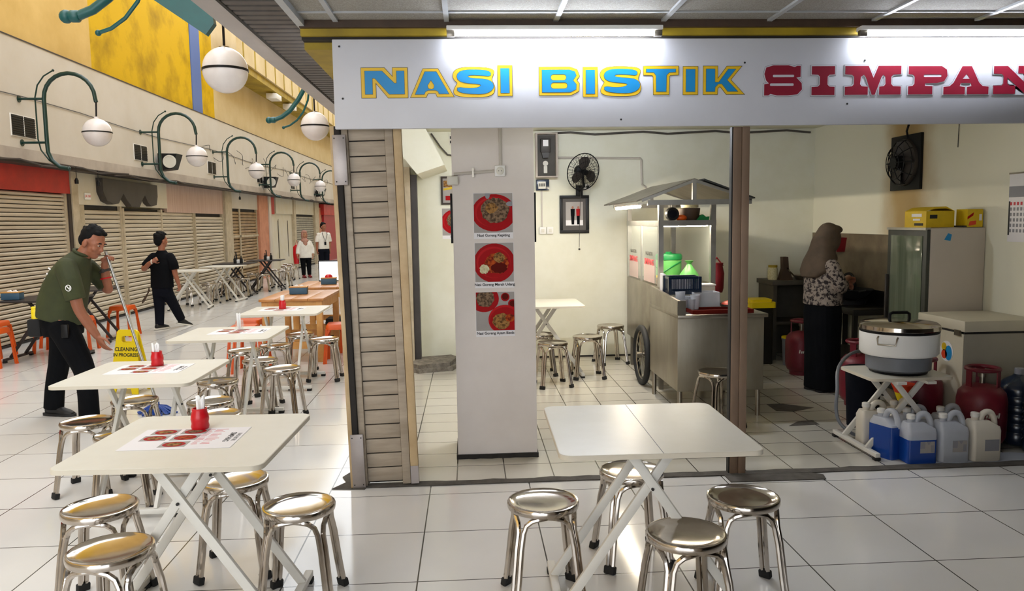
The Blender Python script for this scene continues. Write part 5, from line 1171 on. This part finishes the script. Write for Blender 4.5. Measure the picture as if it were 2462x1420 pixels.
# mop held by the man
mp = thing('mop','blue mop with long grey pole held by the sweeping man','mop',(-2.71,6.66,0))
MB().tube([(.0,0,.11),(-.345,.01,1.40)],.0125,12).build('pole','alu',mp); MB().lathe([(.02,.03),(.026,.07),(.02,.13),(.015,.14)],n=14).build('socket','blue_plastic',mp)
b = MB(); random.seed(6)
for i in range(60):
    a = random.uniform(0,6.28); r = random.uniform(.06,.17); b.tube([(.01*math.cos(a),.01*math.sin(a),.075),(r*.5*math.cos(a),r*.4*math.sin(a),.06),(r*math.cos(a),r*.6*math.sin(a),.014),(r*1.1*math.cos(a+.1),r*.62*math.sin(a+.1),.010)],.009,5)
b.build('mop_strands','blue_plastic',mp)
# yellow cleaning sign
cs = thing('floor_sign','yellow folding cleaning in progress sign behind the second menu table','sign',(-3.33,7.62,0),R_(-12))
def aboard(s, nm):
    Mx = Matrix.Translation((0,.12*s,0)) @ Matrix.Rotation(s*.19,4,'X')
    out = [(-.155,0),(-.09,0),(-.075,.05),(.075,.05),(.09,0),(.155,0),(.11,.60),(.09,.62),(-.09,.62),(-.11,.60)]
    hl = rrect(-.055,.055,.50,.56,.015)
    n1 = bpy.data.curves.new('c','CURVE'); 
    o = mesh_from_curve(nm,[out,hl],.006,0,'yellow_plastic',(0,0,0),(0,0,0),cs); o.matrix_local = Mx @ Matrix.Rotation(PI/2,4,'X'); bpy.data.curves.remove(n1)
    return o
fa = aboard(-1,'front_panel'); aboard(1,'back_panel')
text('lettering','CLEANING',.052,'ink',(0,.43,.0068),(0,0,0),fa,.001,.0004,.95); text('lettering','IN PROGRESS',.047,'ink',(0,.375,.0068),(0,0,0),fa,.001,.0004,.95)
q = MB().prism([(-.06,.20),(.06,.20),(0,.31)],.006,.0072,'xy',0).prism([(-.038,.215),(.038,.215),(0,.285)],.0072,.0078,'xy',1); q.build('warning_mark',['red_plastic','yellow_plastic'],fa)

# ---------------------------------------------------------------- man in black walking away
B = V((-4.78,12.28,0))
pb = thing('person','person in black tee and trousers walking away along the shutters','person',B)
hf, hu, hc = (.62,.78,0), (0,0,1), L_(-4.775,12.29,1.385)
F_ = V((.4,.92,0)); S_ = V((.92,-.4,0))
mb = MB(); head(mb,hc,hf,hu,.95); limb(mb,[L_(-4.78,12.28,1.17),L_(-4.778,12.28,1.25),L_(-4.775,12.285,1.33)],[.058,.05,.052])
loft(mb,[(L_(-4.80,12.28,.62),.15,.10,S_,F_),(L_(-4.79,12.28,.8),.14,.10,S_,F_),(L_(-4.78,12.28,1.05),.17,.10,S_,F_),(L_(-4.78,12.28,1.17),.12,.06,S_,F_)])
limb(mb,[L_(-4.95,12.32,1.12),L_(-5.04,12.26,.99),L_(-5.03,12.22,.955),L_(-4.93,12.13,1.03),L_(-4.855,12.10,1.075)],[.05,.043,.04,.036,.027])
hand(mb,L_(-4.86,12.10,1.075),(.9,.05,.42),(.1,-1,.1),(.4,0,-.9),(.9,.95,.95,1.0),.92,.1)
limb(mb,[L_(-4.61,12.22,1.12),L_(-4.575,12.20,.98),L_(-4.565,12.20,.88),L_(-4.55,12.22,.80),L_(-4.535,12.24,.715)],[.05,.045,.04,.036,.027])
hand(mb,L_(-4.535,12.24,.72),(.1,.1,-1),(-.9,.3,0),(.2,1,0),(.4,.45,.5,.5),.92,.2)
limb(mb,[L_(-4.87,12.30,.6),L_(-4.87,12.30,.33),L_(-4.86,12.24,.09)],[.08,.055,.04]); limb(mb,[L_(-4.73,12.28,.6),L_(-4.69,12.42,.36),L_(-4.645,12.60,.12)],[.08,.055,.04])
body = remesh(mb,'body','skin',.0065,pb,3); face(body,hc,hf,hu,.95); hair(pb,hc,hf,hu,1.02,.025,.02)
mb = MB()
loft(mb,[(L_(-4.80,12.28,.655),.185,.13,S_,F_),(L_(-4.795,12.28,.85),.18,.125,S_,F_),(L_(-4.785,12.28,1.02),.19,.12,S_,F_),(L_(-4.78,12.28,1.13),.18,.10,S_,F_),(L_(-4.778,12.28,1.20),.10,.07,S_,F_),(L_(-4.776,12.28,1.235),.065,.06,S_,F_)],22)
limb(mb,[L_(-4.92,12.32,1.13),L_(-5.0,12.28,1.04),L_(-5.04,12.255,.985)],[.075,.07,.064],12,True); limb(mb,[L_(-4.64,12.23,1.13),L_(-4.585,12.20,1.03),L_(-4.57,12.20,.94)],[.075,.074,.072],12,True)
remesh(mb,'shirt','black_cloth',.009,pb,3)
mb = MB(); loft(mb,[(L_(-4.80,12.28,.72),.165,.115,S_,F_),(L_(-4.80,12.28,.60),.165,.118,S_,F_),(L_(-4.80,12.28,.53),.14,.11,S_,F_)])
limb(mb,[L_(-4.87,12.30,.57),L_(-4.875,12.31,.33),L_(-4.865,12.25,.06)],[.095,.075,.063],12,True); limb(mb,[L_(-4.73,12.28,.57),L_(-4.695,12.42,.37),L_(-4.65,12.58,.12)],[.095,.078,.066],12,True)
remesh(mb,'trousers','navy_cloth',.009,pb,3)
shoe(pb,L_(-4.865,12.25,.095),F_,.25,'shoe','shoe','off_white'); shoe(pb,L_(-4.645,12.60,.13),(.6,.8),.25,'shoe','shoe','off_white',.25)
MB().tube([L_(-4.865,12.105,1.07)+V((.0,.030*math.cos(a),.030*math.sin(a))) for a in [2*PI*i/14 for i in range(14)]],.009,6,close=True).build('wrist_watch','off_white',pb)
MB().tube([L_(-4.97,12.2,.66),L_(-5.0,12.2,.56),L_(-5.06,12.2,.45),L_(-5.09,12.2,.425),L_(-5.08,12.2,.46),L_(-5.02,12.2,.54),L_(-4.96,12.2,.63)],.010,6).build('lanyard_strap','wood_dark',pb)

# ---------------------------------------------------------------- woman with pink headscarf
def hijab(par, c, f, u, m, k=1, drape=(), secs=()):
    f, s, u = basis(f, u); c = V(c); M = Matrix((s,f,u)).transposed(); mb = MB()
    def b(x,y,z,rx,ry,rz): mb.ball(c+(s*x+f*y+u*z)*k,(rx*k,ry*k,rz*k),14,M=M)
    b(0,-.03,.05,.094,.096,.09); b(0,.035,.095,.074,.066,.040)
    for q in (-1,1): b(q*.072,.01,-.02,.026,.06,.10)
    b(0,-.055,-.06,.085,.06,.12); b(0,.02,-.135,.08,.075,.05)
    for p, r in drape: mb.ball(V(p),r,14)
    if secs: loft(mb, secs, 22)
    return remesh(mb,'headscarf',m,.009,par,14)
B = V((-4.95,23.65,0))
pw = thing('person','person in pink headscarf, white blouse and black trousers by the steel stools','person',B)
hf, hu, hc = (.5,-.8,-.1), (0,0,1), L_(-4.96,23.63,1.30); F_ = V((.45,-.9,0)); S_ = V((-.9,-.45,0))
mb = MB(); head(mb,hc,hf,hu,.92); limb(mb,[L_(-4.96,23.65,1.08),L_(-4.96,23.64,1.22)],[.05,.05]); loft(mb,[(L_(-4.95,23.65,.6),.14,.1,S_,F_),(L_(-4.95,23.65,.85),.13,.1,S_,F_),(L_(-4.95,23.65,1.06),.15,.09,S_,F_)])
for s in (-1,1):
    o = S_*s*.16
    limb(mb,[L_(-4.95,23.65,1.06)+o*.95,L_(-4.95,23.65,.86)+o*1.35,L_(-4.95,23.60,.68)+o*1.45],[.045,.04,.027]); hand(mb,L_(-4.95,23.60,.68)+o*1.45,(.05,-.05,-1),-o,F_,(.4,.45,.5,.5),.9)
    limb(mb,[L_(-4.95,23.65,.6)+o*.5,L_(-4.945,23.65,.33)+o*.5,L_(-4.94,23.65,.07)+o*.55],[.08,.055,.04])
body = remesh(mb,'body','skin_light',.008,pw,3); face(body,hc,hf,hu,.92)
mb = MB(); loft(mb,[(L_(-4.95,23.65,.60),.20,.15,S_,F_),(L_(-4.95,23.65,.80),.185,.14,S_,F_),(L_(-4.95,23.65,.98),.175,.125,S_,F_),(L_(-4.955,23.65,1.08),.15,.09,S_,F_),(L_(-4.96,23.65,1.14),.07,.06,S_,F_)])
for s in (-1,1): o = S_*s*.16; limb(mb,[L_(-4.95,23.65,1.06)+o*.85,L_(-4.95,23.65,.87)+o*1.33,L_(-4.95,23.61,.72)+o*1.42],[.065,.062,.055],12,True)
remesh(mb,'blouse','white_cloth',.01,pw,4)
mb = MB(); loft(mb,[(L_(-4.95,23.65,.70),.155,.12,S_,F_),(L_(-4.95,23.65,.55),.15,.12,S_,F_)])
for s in (-1,1): o = S_*s*.085; limb(mb,[L_(-4.95,23.65,.58)+o,L_(-4.945,23.65,.33)+o,L_(-4.94,23.65,.08)+o],[.09,.07,.058],12,True)
remesh(mb,'trousers','black_cloth',.01,pw,3)
for s in (-1,1): shoe(pw,L_(-4.94,23.65,.09)+S_*s*.085,F_,.22,'shoe','maroon_plastic','sauce')
hijab(pw,hc,hf,hu,'hijab_pink',.95,((L_(-4.955,23.62,1.12),(.12,.11,.07)),(L_(-4.93,23.56,1.04),(.07,.05,.10)),(L_(-4.96,23.68,1.10),(.12,.09,.09))))
t = thing('shopping_bag','red shopping bag hanging at the left hand of the woman in white','bag',(-5.22,23.62,.42)); mb = MB(); loft(mb,[((0,0,0),.075,.05,(1,0,0),(0,1,0)),((0,0,.3),.095,.06,(1,0,0),(0,1,0)),((0,0,.52),.085,.04,(1,0,0),(0,1,0)),((0.02,0,.58),.04,.02,(1,0,0),(0,1,0))]); remesh(mb,'bag','red_plastic',.012,t,3); MB().tube([(-.03,0,.55),(.03,0,.72),(.06,0,.55)],.008,6).build('handle','red_plastic',t)

# ---------------------------------------------------------------- man in white shirt with lanyard
B = V((-4.50,24.3,0))
pm = thing('person','person in white short sleeved shirt with dark lanyard by the red wall','person',B)
hf, hu, hc = (.75,-.6,-.05), (0,0,1), L_(-4.50,24.28,1.52); F_ = V((.55,-.83,0)); S_ = V((-.83,-.55,0))
mb = MB(); head(mb,hc,hf,hu,.98); limb(mb,[L_(-4.51,24.3,1.28),L_(-4.505,24.29,1.44)],[.055,.052]); loft(mb,[(L_(-4.52,24.3,.82),.15,.1,S_,F_),(L_(-4.52,24.3,1.0),.145,.1,S_,F_),(L_(-4.51,24.3,1.27),.16,.09,S_,F_)])
for s in (-1,1):
    o = S_*s*.19
    limb(mb,[L_(-4.51,24.3,1.27)+o,L_(-4.52,24.3,1.02)+o*1.12,L_(-4.52,24.26,.79)+o*1.1],[.05,.042,.028]); hand(mb,L_(-4.52,24.26,.79)+o*1.1,(.05,-.1,-1),-o,F_,(.4,.45,.5,.5),.95)
    limb(mb,[L_(-4.52,24.3,.80)+o*.5,L_(-4.52,24.3,.45)+o*.5,L_(-4.52,24.3,.09)+o*.55],[.085,.06,.042])
body = remesh(mb,'body','skin',.008,pm,3); face(body,hc,hf,hu,.98); hair(pm,hc,hf,hu,1.0,.015)
mb = MB(); loft(mb,[(L_(-4.52,24.3,.84),.18,.125,S_,F_),(L_(-4.52,24.3,1.05),.175,.12,S_,F_),(L_(-4.515,24.3,1.22),.185,.11,S_,F_),(L_(-4.51,24.3,1.31),.15,.08,S_,F_),(L_(-4.505,24.3,1.37),.065,.06,S_,F_)])
for s in (-1,1): o = S_*s*.19; limb(mb,[L_(-4.51,24.3,1.28)+o*.85,L_(-4.52,24.3,1.12)+o*1.08,L_(-4.52,24.3,1.06)+o*1.1],[.07,.068,.066],12,True)
ws = remesh(mb,'shirt','white_cloth',.01,pm,3)
MB().tube([L_(-4.505,24.3,1.38)-S_*.05,L_(-4.50,24.28,1.30)-S_*.075+F_*.10,L_(-4.51,24.27,1.06)+F_*.125,L_(-4.50,24.28,1.30)+S_*.075+F_*.10,L_(-4.505,24.3,1.38)+S_*.05],.008,6).box(-.03,.03,-.005,.005,0,.1,M=Matrix.Translation(L_(-4.51,24.27,.96)+F_*.13)).build('lanyard','navy_cloth',pm)
mb = MB(); loft(mb,[(L_(-4.52,24.3,.90),.16,.115,S_,F_),(L_(-4.52,24.3,.76),.16,.12,S_,F_)])
for s in (-1,1): o = S_*s*.09; limb(mb,[L_(-4.52,24.3,.79)+o,L_(-4.52,24.3,.45)+o,L_(-4.52,24.3,.08)+o],[.10,.082,.068],12,True)
remesh(mb,'trousers','navy_cloth',.01,pm,3)
for s in (-1,1): shoe(pm,L_(-4.52,24.3,.09)+S_*s*.09,F_,.25)

# ---------------------------------------------------------------- cook
B = V((3.23,6.84,.004))
pk = thing('person','person in brown headscarf, patterned blouse and long black skirt cooking at the stove','person',B)
hf, hu, hc = (.9,.25,-.25), (.25,.05,.95), L_(3.275,6.84,1.40); F_ = V((.95,.3,0)); S_ = V((.3,-.95,0))
mb = MB(); head(mb,hc,hf,hu,.95); limb(mb,[L_(3.21,6.84,1.17),L_(3.24,6.84,1.32)],[.052,.05]); loft(mb,[(L_(3.22,6.84,.78),.15,.11,S_,F_),(L_(3.215,6.84,.95),.14,.10,S_,F_),(L_(3.21,6.84,1.15),.16,.09,S_,F_)])
limb(mb,[L_(3.24,6.67,1.14),L_(3.28,6.66,1.0),L_(3.31,6.70,.965),L_(3.42,6.85,1.0),L_(3.53,6.98,1.03)],[.048,.044,.040,.034,.026])
hand(mb,L_(3.525,6.975,1.028),(.75,.55,-.1),(.3,.2,-.9),(-.6,.75,.1),(.8,.85,.9,.95),.92,.5)
limb(mb,[L_(3.24,7.01,1.14),L_(3.30,7.06,.98),L_(3.36,7.05,.95),L_(3.46,7.0,.97)],[.048,.042,.036,.026]); hand(mb,L_(3.46,7.0,.97),(.9,-.1,.0),(0,-.3,-.9),(0,-.9,.2),(.6,.6,.65,.7),.92,.3)
for s in (-1,1): limb(mb,[L_(3.23,6.84,.76)+S_*s*.08,L_(3.23,6.84,.42)+S_*s*.08,L_(3.23,6.84,.09)+S_*s*.08],[.085,.06,.042])
body = remesh(mb,'body','skin',.0065,pk,3); face(body,hc,hf,hu,.95)
mb = MB(); loft(mb,[(L_(3.225,6.84,.80),.185,.145,S_,F_),(L_(3.22,6.84,.92),.175,.14,S_,F_),(L_(3.215,6.84,1.06),.175,.13,S_,F_),(L_(3.21,6.84,1.16),.165,.10,S_,F_),(L_(3.215,6.84,1.22),.09,.07,S_,F_)])
limb(mb,[L_(3.23,6.69,1.15),L_(3.285,6.655,1.0),L_(3.32,6.70,.965),L_(3.39,6.80,.985)],[.072,.066,.062,.056],12,True); limb(mb,[L_(3.23,6.99,1.15),L_(3.30,7.05,.99),L_(3.36,7.04,.955)],[.072,.066,.06],12,True)
remesh(mb,'blouse','batik',.009,pk,3)
mb = MB(); loft(mb,[(L_(3.225,6.84,.86),.16,.128,S_,F_),(L_(3.225,6.84,.72),.178,.14,S_,F_),(L_(3.23,6.84,.4),.165,.135,S_,F_),(L_(3.235,6.84,.10),.165,.138,S_,F_),(L_(3.235,6.84,.03),.168,.14,S_,F_)]); remesh(mb,'skirt','black_cloth',.009,pk,2)
for s in (-1,1): shoe(pk,L_(3.215,6.84,.092)+S_*s*.075,F_,.23,'shoe','black','shoe')
hijab(pk,hc,hf,hu,'hijab_brown',1.0,((L_(3.345,6.865,1.47),(.05,.065,.028)),(L_(3.27,6.85,1.22),(.075,.12,.07))),[(L_(3.255,6.84,1.50),.075,.07,S_,F_),(L_(3.225,6.84,1.40),.10,.10,S_,F_),(L_(3.205,6.84,1.30),.115,.105,S_,F_),(L_(3.18,6.84,1.20),.155,.115,S_,F_),(L_(3.14,6.83,1.11),.165,.09,S_,F_),(L_(3.09,6.82,1.05),.10,.045,S_,F_)])
t = thing('spatula','steel spatula held by the cook over the wok','spatula',(3.60,7.05,1.02)); MB().tube([(-.05,-.03,.02),(.16,.30,-.17)],.007,8).build('handle','steel',t); MB().bar((.16,.30,-.17),(.215,.385,-.205),.08,.004,side=(0,0,1)).build('blade','steel',t)
